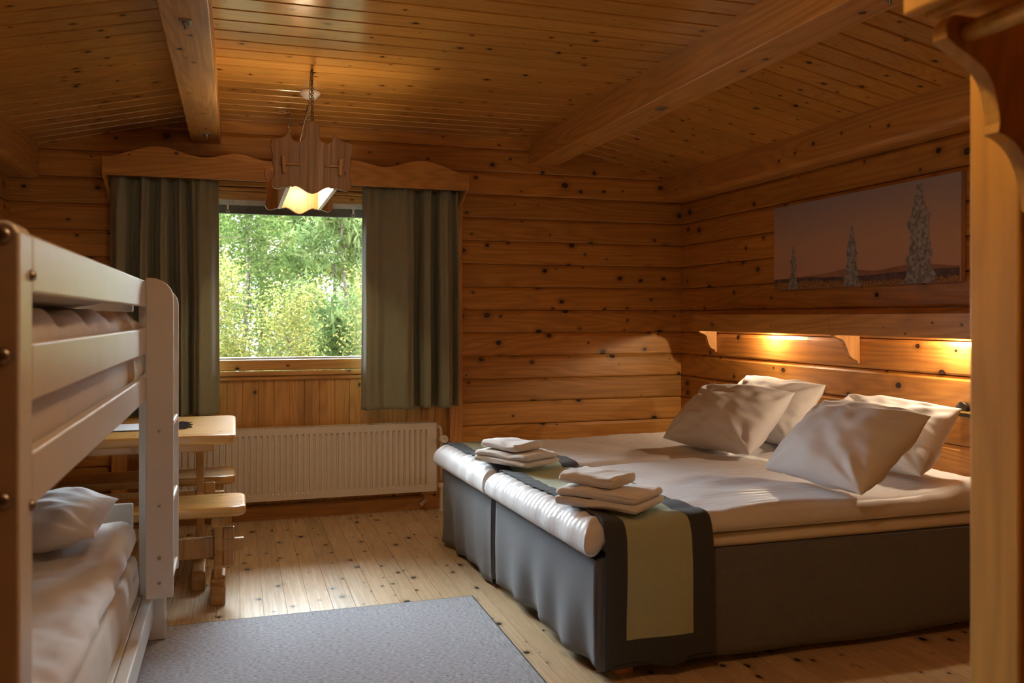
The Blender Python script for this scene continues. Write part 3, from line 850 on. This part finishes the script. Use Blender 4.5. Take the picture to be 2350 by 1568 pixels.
pB = post(BX-.054, BX+.044, 3.695, 3.750, 1.40); post(BL, BL+.075, 3.695, 3.75, 1.40)
for z in (1.401, 1.221, 1.006): bolt(BX-.0235, 1.462, z, 'y', pA, .013)
for z in (1.345, .985): bolt(BX, 1.532, z, 'x', pA, .009)
for (z0, z1) in ((1.318,1.411),(1.147,1.239),(.978,1.066)):
    board('rail', BX-.024, BX, 1.548, 3.695, z0, z1)
    board('rail', BL, BL+.024, 1.548, 3.695, z0, z1)
board('rail', BX-.04, BX, 1.548, 3.695, .088, .190); board('rail', BL, BL+.024, 1.548, 3.695, .09, .19)
for y0, y1 in ((1.475,1.497),(3.705,3.727)):
    for z0, z1 in ((1.30,1.40),(1.12,1.22),(.95,1.05),(.45,.55),(.10,.19)):
        board('end_board', BL+.075, BX-.076, y0, y1, z0, z1)
board('slat_base', BL+.024, BX-.026, 1.55, 3.69, .985, 1.0); board('slat_base', BL+.024, BX-.042, 1.55, 3.69, .165, .188)
# ladder: two uprights with rounded tops and flat rungs
LX0, LX1 = BX, -.2135
def upright(y0, y1, zb, zt):
    pts = [(LX0, zb), (LX1, zb)]; R = .075
    for i in range(9):
        a = i/8*PI/2; pts.append((LX1-R+R*math.cos(a), zt-R+R*math.sin(a)))
    pts.append((LX0, zt))
    p = MB(); p.prism(pts, 'y', y0, y1); return p.build('ladder_upright', W_, bk, bevel=.004, bseg=2)
u1 = upright(3.380, 3.402, .266, 1.421); u2 = upright(3.668, 3.690, .290, 1.400)
for z in (.901, .622, .341): board('rung', LX0+.004, LX1-.002, 3.402, 3.668, z-.022, z)
for z in (.87, .60, .412, .322):
    bolt(LX0+.045, 3.380, z, 'y', u1, .0055)
# bedding of the bunks
def bedding(name, label, cat, x0, x1, y0, y1, zb, zt, R, mat, seed, top=None, wob=.004, nx=60, ny=110, group=None):
    p = slab(lambda y: x0, x1, y0, y1, zb, zt, R, nx, ny, top, wob, seed, .008)
    o = p.build(name, mat, smooth=True); weld(o); return tag(o, label, cat, group)
bedding('mattress', 'beige mattress of the upper bunk behind the white rails', 'mattress', BL+.03, BX-.03, 1.56, 3.66, 1.002, 1.195, .02, M['matt'], 1, wob=.002, group='bunk mattresses')
bedding('mattress', 'beige mattress of the lower bunk', 'mattress', BL+.03, BX-.05, 1.56, 3.66, .190, .364, .02, M['matt'], 2, wob=.002, group='bunk mattresses')
bedding('duvet', 'white duvet lying flat on the upper bunk', 'duvet', BL+.04, BX-.042, 1.57, 3.62, 1.200, 1.285, .035, M['linen'], 31, lambda x, y: .016*nz(x*3,y*8,3)+.010*math.sin(y*17), .012)
bedding('folded_blanket', 'folded white blanket on the upper bunk behind the top rail', 'blanket', BL+.15, BX-.055, 1.58, 2.80, 1.312, 1.412, .05, M['linen'], 8, lambda x, y: .012*nz(x*4,y*5,1), .006)
pillow('white pillow on the upper bunk, at the window end', (-.40,2.83,1.36), (-.38,3.40,1.36), (-1.0,2.88,1.385), .125, M['pillow'], 3.3, group='bunk pillows')
def lowtop(x, y):
    return .022*nz(x*2.5, y*2.2, 9)+.02*max(0, nz(x*5+y*4, y*2-x*4, 4))-.03*sstep((x-(-.56))/.2)*sstep((3.3-y)/.5)+.02*sstep((y-3.2)/.3)*sstep((x+.7)/.3)
bedding('duvet', 'rumpled white duvet on the lower bunk', 'duvet', BL+.05, BX-.058, 1.60, 3.655, .374, .485, .06, M['linen'], 41, lowtop, .008, 90, 160)
pillow('white pillow on the lower bunk by the ladder end', (-.43,3.13,.562), (-1.02,3.13,.562), (-.41,3.58,.602), .175, M['pillow'], 5.6, group='bunk pillows')

# ------------------------------------------------------------------ table and benches
def top_board(name, x0, x1, y0, y1, z1, th, R, parent, edge=.014):
    pts = []
    for cx, cy, a0 in ((x1-R, y1-R, 0), (x0+R, y1-R, 90), (x0+R, y0+R, 180), (x1-R, y0+R, 270)):
        for i in range(7):
            a = math.radians(a0+90*i/6); pts.append((cx+R*math.cos(a), cy+R*math.sin(a)))
    p = MB(); p.prism(pts, 'z', z1-th, z1); return p.build(name, M['furn_x'], parent, bevel=edge, bseg=4, smooth=False)
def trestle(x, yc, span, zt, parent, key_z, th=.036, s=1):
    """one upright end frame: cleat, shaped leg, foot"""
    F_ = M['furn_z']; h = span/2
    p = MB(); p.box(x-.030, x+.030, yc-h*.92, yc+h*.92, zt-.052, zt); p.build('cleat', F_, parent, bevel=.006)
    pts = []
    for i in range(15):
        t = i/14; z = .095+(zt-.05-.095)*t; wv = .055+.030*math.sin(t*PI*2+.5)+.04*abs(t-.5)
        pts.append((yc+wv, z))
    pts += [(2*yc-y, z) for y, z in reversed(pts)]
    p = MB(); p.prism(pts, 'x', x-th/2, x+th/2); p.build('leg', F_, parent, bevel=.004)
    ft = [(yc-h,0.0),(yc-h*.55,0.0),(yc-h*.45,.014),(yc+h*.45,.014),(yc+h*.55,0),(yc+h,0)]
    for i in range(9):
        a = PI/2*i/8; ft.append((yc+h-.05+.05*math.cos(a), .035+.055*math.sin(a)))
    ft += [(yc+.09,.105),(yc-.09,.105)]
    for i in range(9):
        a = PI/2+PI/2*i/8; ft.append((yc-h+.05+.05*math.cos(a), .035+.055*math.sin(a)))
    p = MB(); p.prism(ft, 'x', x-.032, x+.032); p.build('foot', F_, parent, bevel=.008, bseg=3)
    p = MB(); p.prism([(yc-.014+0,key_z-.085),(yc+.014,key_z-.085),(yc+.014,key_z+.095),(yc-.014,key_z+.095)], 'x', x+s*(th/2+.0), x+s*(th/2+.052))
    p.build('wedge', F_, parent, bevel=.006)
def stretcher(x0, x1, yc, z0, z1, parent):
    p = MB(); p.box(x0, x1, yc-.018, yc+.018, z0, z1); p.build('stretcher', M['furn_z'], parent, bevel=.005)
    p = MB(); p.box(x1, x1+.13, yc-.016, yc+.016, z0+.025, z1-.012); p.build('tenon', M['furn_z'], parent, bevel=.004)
tb = empty('trestle_table', (-.6, 4.62, 0), 'varnished pine trestle table behind the bunk ladder', 'table')
top_board('tabletop', -1.22, .003, 4.20, 5.04, .742, .044, .05, tb)
for y_ in (4.30, 4.915):
    p = MB(); p.box(-1.12, -.10, y_, y_+.025, .655, .697); p.build('apron', M['furn_x'], tb, bevel=.003)
trestle(-.166, 4.62, .60, .697, tb, .36); trestle(-1.05, 4.62, .60, .697, tb, .36, s=-1)
stretcher(-1.05, -.184, 4.62, .31, .42, tb)
def bench(label, yc, x1, tx=.12):
    e = empty('bench', (-.6, yc, 0), label, 'bench', 'pine benches at the table')
    top_board('seat', -1.20, x1, yc-.168, yc+.168, .440, .044, .05, e)
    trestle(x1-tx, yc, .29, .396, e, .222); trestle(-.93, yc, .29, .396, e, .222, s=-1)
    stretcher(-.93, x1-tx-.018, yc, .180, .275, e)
bench('varnished pine bench on the near side of the table', 4.225, .046)
bench('varnished pine bench on the far side of the table, by the radiator', 5.015, .0, .09)
# placemat runner on the table
v = []; f = []
for i in range(40):
    for j in range(12):
        x = -1.0+.72*i/39; y = 4.46+.28*j/11; v.append((x, y, .7445+.003*max(0, nz(x*9, y*9, 1))))
for i in range(39):
    for j in range(11): f.append((i*12+j, (i+1)*12+j, (i+1)*12+j+1, i*12+j+1))
tr = empty('table_runner', (-.6, 4.6, .743), 'pale blue cloth runner with dark fringe on the pine table', 'table runner')
p = MB(); p.add(v, f); p.build('cloth', M['mat_cloth'], tr, smooth=True, solid=.002)
p = MB(); r = random.Random(4)
for k in range(34):
    y = 4.462+.276*k/33; a = r.uniform(-.25,.25); l = r.uniform(.05,.085)
    for s, x0 in ((1, -.282), (-1, -.998)):
        p.tube([(x0, y, .7455), (x0+s*l*.5, y+.3*a*l, .748), (x0+s*l, y+a*l, .7450)], [.003,.003,.0015], 5)
for k in range(90):
    x = -.99+.70*k/89; p.tube([(x, 4.46, .7455), (x+r.uniform(-.003,.003), 4.452, .7455)], .0018, 4)
o = p.build('fringe', M['fringe'], tr); o['label'] = 'dark blue fringe'

# ------------------------------------------------------------------ radiator
rd = empty('radiator', (.37, 5.66, .12), 'long white ribbed panel radiator below the window', 'radiator')
RX0, RX1, RY, RZ0, RZ1 = -.53, 1.262, 5.615, .138, .585
v = []; f = []; pr = []; x = RX0+.030; pitch = .0358
prof = [(RX0, 0)]
while x+pitch < RX1-.02:
    prof += [(x, 0), (x+.004, .013), (x+.0125, .013), (x+.0165, 0)]; x += pitch
prof.append((RX1, 0))
zs = [(RZ0, 0), (RZ0+.034, 0), (RZ0+.044, 1), (RZ1-.050, 1), (RZ1-.040, 0), (RZ1-.004, 0), (RZ1, .0)]
for z, k in zs:
    for x, d in prof: v.append((x, RY+d*k, z))
n = len(prof)
for i in range(len(zs)-1):
    for j in range(n-1): f.append((i*n+j, i*n+j+1, (i+1)*n+j+1, (i+1)*n+j))
p = MB(); p.add(v, f)
p.box(RX0, RX1, RY+.0145, RY+.0175, RZ0, RZ1-.003)
p.box(RX0-.001, RX0+.002, RY, RY+.085, RZ0, RZ1); p.box(RX1-.002, RX1+.002, RY, RY+.085, RZ0, RZ1)
p.box(RX0, RX1, RY+.070, RY+.085, RZ0, RZ1-.01)
p.build('panel', M['rad'], rd)
p = MB(); p.box(RX0, RX1, RY-.001, RY+.010, RZ1-.002, RZ1+.002); p.box(RX0, RX1, RY+.075, RY+.086, RZ1-.002, RZ1+.002)
for k in range(120):
    x = RX0+.008+(RX1-RX0-.016)*k/119; p.box(x-.0045, x+.0045, RY+.010, RY+.076, RZ1-.001, RZ1+.001)
p.build('top_grille', M['rad'], rd)
p = MB(); p.tube([(RX1+.001, RY+.045, .556), (RX1+.02, RY+.045, .556), (RX1+.033, RY+.045, .545), (RX1+.036, RY+.045, .52), (RX1+.036, RY+.045, .20)], .010, 10)
p.build('pipe', M['rad'], rd, smooth=True)
p = MB(); p.tube([(RX1+.001, RY+.045, .165), (RX1+.036, RY+.045, .165), (RX1+.038, RY+.045, .15), (RX1+.038, RY+.045, .003)], .011, 10)
p.lathe([(.022,0),(.022,.005),(.012,.008)], (RX1+.038, RY+.045, .0), 'z', 16); p.box(RX1+.02, RX1+.05, RY+.03, RY+.06, .155, .18)
p.build('pipe', M['rad'], rd, smooth=False)
p = MB(); p.lathe([(.012,.05),(.017,.04),(.020,.015),(.026,.01),(.028,-.03),(.025,-.05),(.014,-.052),(.012,-.047),(.004,-.047)], (RX1+.042, RY+.01, .478), 'y', 26)
o = p.build('valve', M['plastic'], rd, smooth=True); o['label'] = 'round white thermostat valve'
p = MB(); p.prism([(1.165,.040),(1.205,.072),(1.222,.055),(1.182,.022)], 'y', YB-.034, YB-.024); o = p.build('paper_tag', M['topper'], None)
tag(o, 'small pale tag leaning on the baseboard under the radiator', 'tag')

# ------------------------------------------------------------------ curtains and valance
def curtain(label, x0, x1, zt, zb, seed, ctrl, yc=5.598, amp=.082):
    """ctrl: (u, depth) points, depth -1 to the room, +1 to the wall"""
    nx, nzv = 200, 60; v = []; f = []
    def depth(u):
        for (a, da), (b_, db) in zip(ctrl[:-1], ctrl[1:]):
            if a <= u <= b_:
                return da+(db-da)*sstep((u-a)/(b_-a))
        return ctrl[-1][1]
    for i in range(nx+1):
        u = i/nx
        for k in range(nzv+1):
            q = k/nzv; z = zt+(zb-zt)*q
            uu = min(1, max(0, u+.012*math.sin(q*4+u*7+seed)*(1-q)+.008*nz(u*5, q*3, seed)))
            a = amp*(.62+.38*sstep(q*1.8))
            top = math.exp(-(q/.10)**2)*.010*math.sin(2*PI*11*u+seed+5*q)
            y = yc+a*depth(uu)+top+.006*nz(u*9, q*3, seed+2)+.004*nz(u*22, q*9, seed+5)
            x = x0+(x1-x0)*u+(u-.5)*.014*sstep(q)+.004*nz(3, q*3, seed+u)
            v.append((x, y, z+.006*nz(u*7, 0, seed)*q))
    W = nzv+1
    for i in range(nx):
        for k in range(nzv): f.append((i*W+k, (i+1)*W+k, (i+1)*W+k+1, i*W+k+1))
    p = MB(); p.add(v, f); o = p.build('curtain', M['curtain'], smooth=True, solid=.003)
    return tag(o, label, 'curtain', 'olive curtains at the window')
curtain('olive green curtain left of the window, behind the bunk bed', -.700, -.098, 2.11, .686, 3.1,
        ((0,.3),(.07,-.9),(.13,-.5),(.18,1.1),(.25,.6),(.29,-.9),(.34,-.2),(.385,1.1),(.44,.3),(.48,-.9),(.52,-.4),(.565,1.1),(.615,.2),(.65,-.8),(.69,.1),(.725,1.0),(.77,-.5),(.82,-1.0),(.90,-.6),(1.0,.55)))
curtain('olive green curtain right of the window', .775, 1.405, 2.11, .690, 6.4,
        ((0,.2),(.05,-.7),(.14,-.5),(.22,-.15),(.30,-.65),(.42,-1.0),(.50,-.6),(.545,1.0),(.585,1.1),(.62,-.7),(.67,-.9),(.705,1.0),(.765,1.1),(.80,-.6),(.86,-.9),(.92,.2),(.96,.9),(1.0,.2)))
vl = empty('valance', (.357, 5.5, 2.15), 'pine window valance board with a wavy carved top edge', 'valance')
VY = 5.470
def vtop(u):      # height above the flat end, u from -1 to 1 across the board
    a = abs(u); e = 0
    e += .072*math.exp(-((a-.72)/.17)**2)+.052*math.exp(-((a-.32)/.13)**2)+.050*math.exp(-((a)/.12)**2)*.9
    return e*sstep((1-a)/.12)
pts = [(-.729, 2.098), (1.444, 2.098)]
n = 90
for i in range(n+1):
    u = 1-2*i/n; pts.append((.3575+1.0865*u, 2.204+vtop(u)))
p = MB(); v = []; f = []
for yy in (VY, VY+.022):
    for i in range(n+1):
        u = -1+2*i/n; x = .3575+1.0865*u; v += [(x, yy, 2.098), (x, yy, 2.204+vtop(u))]
W = 2*(n+1)
for i in range(n):
    f += [(2*i, 2*i+2, 2*i+3, 2*i+1), (W+2*i, W+2*i+1, W+2*i+3, W+2*i+2), (2*i, W+2*i, W+2*i+2, 2*i+2), (2*i+1, 2*i+3, W+2*i+3, W+2*i+1)]
f += [(0,1,W+1,W), (2*n, W+2*n, W+2*n+1, 2*n+1)]
p.add(v, f); p.build('front_board', M['trim_x'], vl, bevel=.003)
for x in (-.729, 1.424):
    p = MB(); p.prism([(VY+.022,2.098),(VY+.022,2.20),(YB,2.20),(YB,1.985),(YB-.03,2.0)], 'x', x, x+.020); p.build('end_board', M['trim_y'], vl, bevel=.002)
p = MB(); p.box(-.709, 1.424, VY+.022, YB-.001, 2.135, 2.15); p.build('top_board', M['trim_x'], vl)
p = MB(); p.tube([(-.709, 5.585, 2.122), (1.424, 5.585, 2.122)], .010, 10); p.build('rail', M['plastic'], vl, smooth=True)

# ------------------------------------------------------------------ pendant lamp
LXc, LY0, LY1 = .331, 4.04, 4.86
lp = empty('pendant_lamp', (LXc, (LY0+LY1)/2, 1.85), 'carved pine pendant lamp hanging on chains before the window', 'lamp')
half = []   # outline of one half of the end board: (dx, z)
def hb(*a): half.extend(a)
hb((0,1.838)); 
for i in range(1,9):
    t = i/8; hb((.075*t, 1.838+.032*sstep(t)))
hb((.085,1.866),(.10,1.869),(.125,1.862),(.150,1.853),(.168,1.858),(.177,1.872),(.178,1.892),(.169,1.915),(.168,1.945),(.174,1.975),(.172,2.0))
hb((.180,2.03),(.183,2.055),(.178,2.072),(.165,2.078),(.145,2.080),(.118,2.092),(.100,2.112),(.094,2.10),(.086,2.080),(.072,2.070),(.055,2.070),(.040,2.080),(.033,2.10),(.031,2.125),(.034,2.145),(.026,2.158),(.010,2.165),(0,2.166))
def endboard(y, par=lp):
    p = MB()
    R_ = [(LXc+dx, z) for dx, z in half]; L_ = [(LXc-dx, z) for dx, z in half]
    poly = R_+L_[::-1][1:-1]
    p.prism(poly, 'y', y-.010, y+.010)
    o = p.build('end_board', M['lamp_wood'], par, bevel=.003); return o
endboard(LY0); endboard(LY1)
for s in (-1, 1):
    x = LXc+s*.105
    p = MB(); p.box(x-.009, x+.009, LY0+.01, LY1-.01, 1.862, 2.05); o = p.build('side_board', M['plastic'], lp, bevel=.002)
    p = MB(); p.tube([(LXc+s*.055, LY0-.019, 1.966), (LXc+s*.140, LY0-.019, 1.966)], .0055, 10); p.build('dowel', M['lamp_in'], lp, smooth=True)
    p = MB(); p.prism([(LXc+s*.116,1.925),(LXc+s*.130,1.922),(LXc+s*.136,2.0),(LXc+s*.118,2.0)], 'y', LY0-.036, LY0-.011); p.build('wedge', M['lamp_in'], lp, bevel=.004)
for y_ in (LY0+.2, LY1-.2):
    p = MB(); p.box(LXc-.096, LXc+.096, y_-.02, y_+.02, 2.035, 2.05); p.build('cross_bar', M['plastic'], lp)
    p = MB(); p.lathe([(.012,.0),(.013,-.02),(.022,-.035),(.024,-.05),(.018,-.066),(.006,-.075)], (LXc, y_+.04*(1 if y_<4.45 else -1), 2.045), 'z', 16); o = p.build('bulb', M['plastic'], lp, smooth=True)
def chain(pts, parent, name='chain'):
    """round links along a polyline"""
    mb = MB(); P = [Vector(q) for q in pts]; tot = 0; k = 0
    for a, b_ in zip(P[:-1], P[1:]):
        L_ = (b_-a).length; n = max(1, int(L_/.021)); d = (b_-a).normalized()
        up = Vector((0,1,0)) if abs(d.y) < .9 else Vector((1,0,0))
        s = d.cross(up).normalized(); t_ = s.cross(d)
        for i in range(n):
            c = a+d*(L_*(i+.5)/n); side = (s+t_*.9).normalized() if k%2 else (t_-s*.9).normalized(); k += 1
            ring = [c+d*(.0145*math.cos(q))+side*(.0075*math.sin(q)) for q in [2*PI*j/10 for j in range(10)]]
            mb.tube(ring, .0019, 5, closed=True)
    return mb.build(name, M['chain'], parent, smooth=True)
HK = (.360, 4.41, 2.500)
chain([HK, (.345, 4.20, 2.30), (LXc+.004, LY0+.02, 2.165)], lp)
chain([HK, (.352, 4.43, 2.34), (LXc-.004, LY1-.02, 2.165)], lp)
chain([(.20, 4.45, 2.290), (.245, 4.45, 2.296), (.262, 4.45, 2.288), (.245, 4.46, 2.14), (.27, 4.46, 2.09)], lp)
p = MB(); p.tube([(.330, 4.25, 2.29), (.315, 4.32, 2.22), (.29, 4.36, 2.08)], .003, 6); p.build('cord', M['chain'], lp, smooth=True)
p = MB(); p.tube([(HK[0],HK[1],2.507),(HK[0],HK[1],2.49),(HK[0]+.008,HK[1],2.482),(HK[0],HK[1],2.474)], .003, 6); p.build('hook', M['chain'], lp, smooth=True)
p = MB(); p.lathe([(.054,0),(.055,-.012),(.050,-.024),(.040,-.028),(.038,-.038),(.020,-.042)], (.388, 4.85, 2.507), 'z', 32)
o = p.build('smoke_alarm', M['plastic'], smooth=True); tag(o, 'round white smoke alarm on the board ceiling behind the lamp chain', 'smoke alarm')

# ------------------------------------------------------------------ coat rack on the partition (right foreground)
cr = empty('coat_rack', (1.2, 1.0, 1.6), 'pine coat rack with a scrolled bracket and rod on the near right partition', 'coat rack')
def Rcorner(pts): return pts
prof = [(1.225,1.45),(1.222,1.475),(1.215,1.50),(1.207,1.52),(1.198,1.536),(1.188,1.549),(1.176,1.559),(1.160,1.567),(1.145,1.571),(1.1485,1.587),(1.147,1.604),(1.143,1.622),(1.138,1.641),(1.131,1.654),(1.122,1.666),(1.105,1.678),(1.086,1.688),(1.066,1.698),(1.045,1.711),(1.043,1.730),(1.060,1.748),(1.225,1.748)]
for y0 in (1.079, .35):
    p = MB(); p.prism(prof, 'y', y0, y0+.030); p.build('bracket', M['post'], cr, bevel=.004, bseg=3)
p = MB(); p.box(1.010, 1.034, .20, 1.135, 1.757, 1.815); p.build('front_board', M['post'], cr, bevel=.005)
p = MB(); p.box(1.034, 1.225, .20, 1.125, 1.765, 1.785); p.build('shelf_board', M['post'], cr, bevel=.003)
p = MB(); p.box(1.036, 1.056, .22, 1.118, 1.748, 1.765); p.build('cleat', M['post'], cr, bevel=.003)
p = MB(); p.tube([(1.083, .22, 1.722), (1.083, 1.079, 1.722)], .016, 16); p.build('rod', M['post'], cr, smooth=True)

# ------------------------------------------------------------------ light
def light(name, kind, loc, energy, col, **kw):
    l = bpy.data.lights.new(name, kind); l.energy = energy; l.color = col
    for k, v in kw.items():
        if hasattr(l, k): setattr(l, k, v)
    o = bpy.data.objects.new(name, l); COL.objects.link(o); o.location = loc; return o
WARM = (1.0, .75, .44)
SHW = (1.0, .80, .54)
for y in (LY0+.24, LY1-.24): light('pendant_bulb', 'POINT', (LXc, y, 1.985), LAMP_E, WARM, shadow_soft_size=.03)
for y in (4.57, 3.14): light('shelf_lamp_bulb', 'POINT', (3.088, y, 1.222), SHELF_E, SHW, shadow_soft_size=.018)
light('hall_lamp_bulb', 'POINT', (.58, 1.40, 2.36), HALL_E, (1.0,.66,.36), shadow_soft_size=.09)
su = light('veiled_sun', 'SUN', (.4, 9, 6), SUN_E, (.80,.905,1.0), angle=math.radians(80))
su.rotation_euler = (-math.radians(90-43), 0, math.radians(3))
po = light('daylight_portal', 'AREA', (.377, YB+.15, 1.48), 1.0, (1,1,1), shape='RECTANGLE', size=1.84, size_y=1.02)
po.rotation_euler = (-PI/2, 0, 0); po.data.cycles.is_portal = True

wd = bpy.data.worlds.new('World'); scn.world = wd; wd.use_nodes = True
nt = wd.node_tree; nt.nodes.clear()
tc = nt.nodes.new('ShaderNodeTexCoord'); sp = nt.nodes.new('ShaderNodeSeparateXYZ'); nt.links.new(tc.outputs['Generated'], sp.inputs[0])
g = mapr(nt, sp.outputs[2], -.05, .9, 0., 1., False)
bg = nt.nodes.new('ShaderNodeBackground'); ou = nt.nodes.new('ShaderNodeOutputWorld')
nt.links.new(mix(nt, g, (.97,.97,.97), (.74,.87,1.0)), bg.inputs[0]); bg.inputs[1].default_value = SKY_E
nt.links.new(bg.outputs[0], ou.inputs[0])

# ------------------------------------------------------------------ camera
cam = bpy.data.cameras.new('camera'); co = bpy.data.objects.new('camera', cam); COL.objects.link(co)
co.location = (0, 0, 1.28); co.rotation_euler = (PI/2, 0, -math.radians(17.5817))
cam.sensor_width = 36; cam.lens = 36*2004/2350
cam.shift_y = -(784-728)/2350
cam.dof.use_dof = True; cam.dof.focus_distance = 4.6; cam.dof.aperture_fstop = 4.0
cam.clip_start = .02
scn.camera = co

# ------------------------------------------------------------------ output look
scn.view_settings.view_transform = 'Standard'
scn.view_settings.look = 'None'
scn.view_settings.exposure = EXPO
scn.view_settings.gamma = 1.0
scn.view_settings.use_curve_mapping = False
cy = scn.cycles
cy.use_denoising = True
cy.max_bounces = 12; cy.diffuse_bounces = 7; cy.use_adaptive_sampling = True; cy.adaptive_threshold = .02; cy.glossy_bounces = 4; cy.transparent_max_bounces = 16
cy.sample_clamp_indirect = 6.0
cy.caustics_reflective = False; cy.caustics_refractive = False
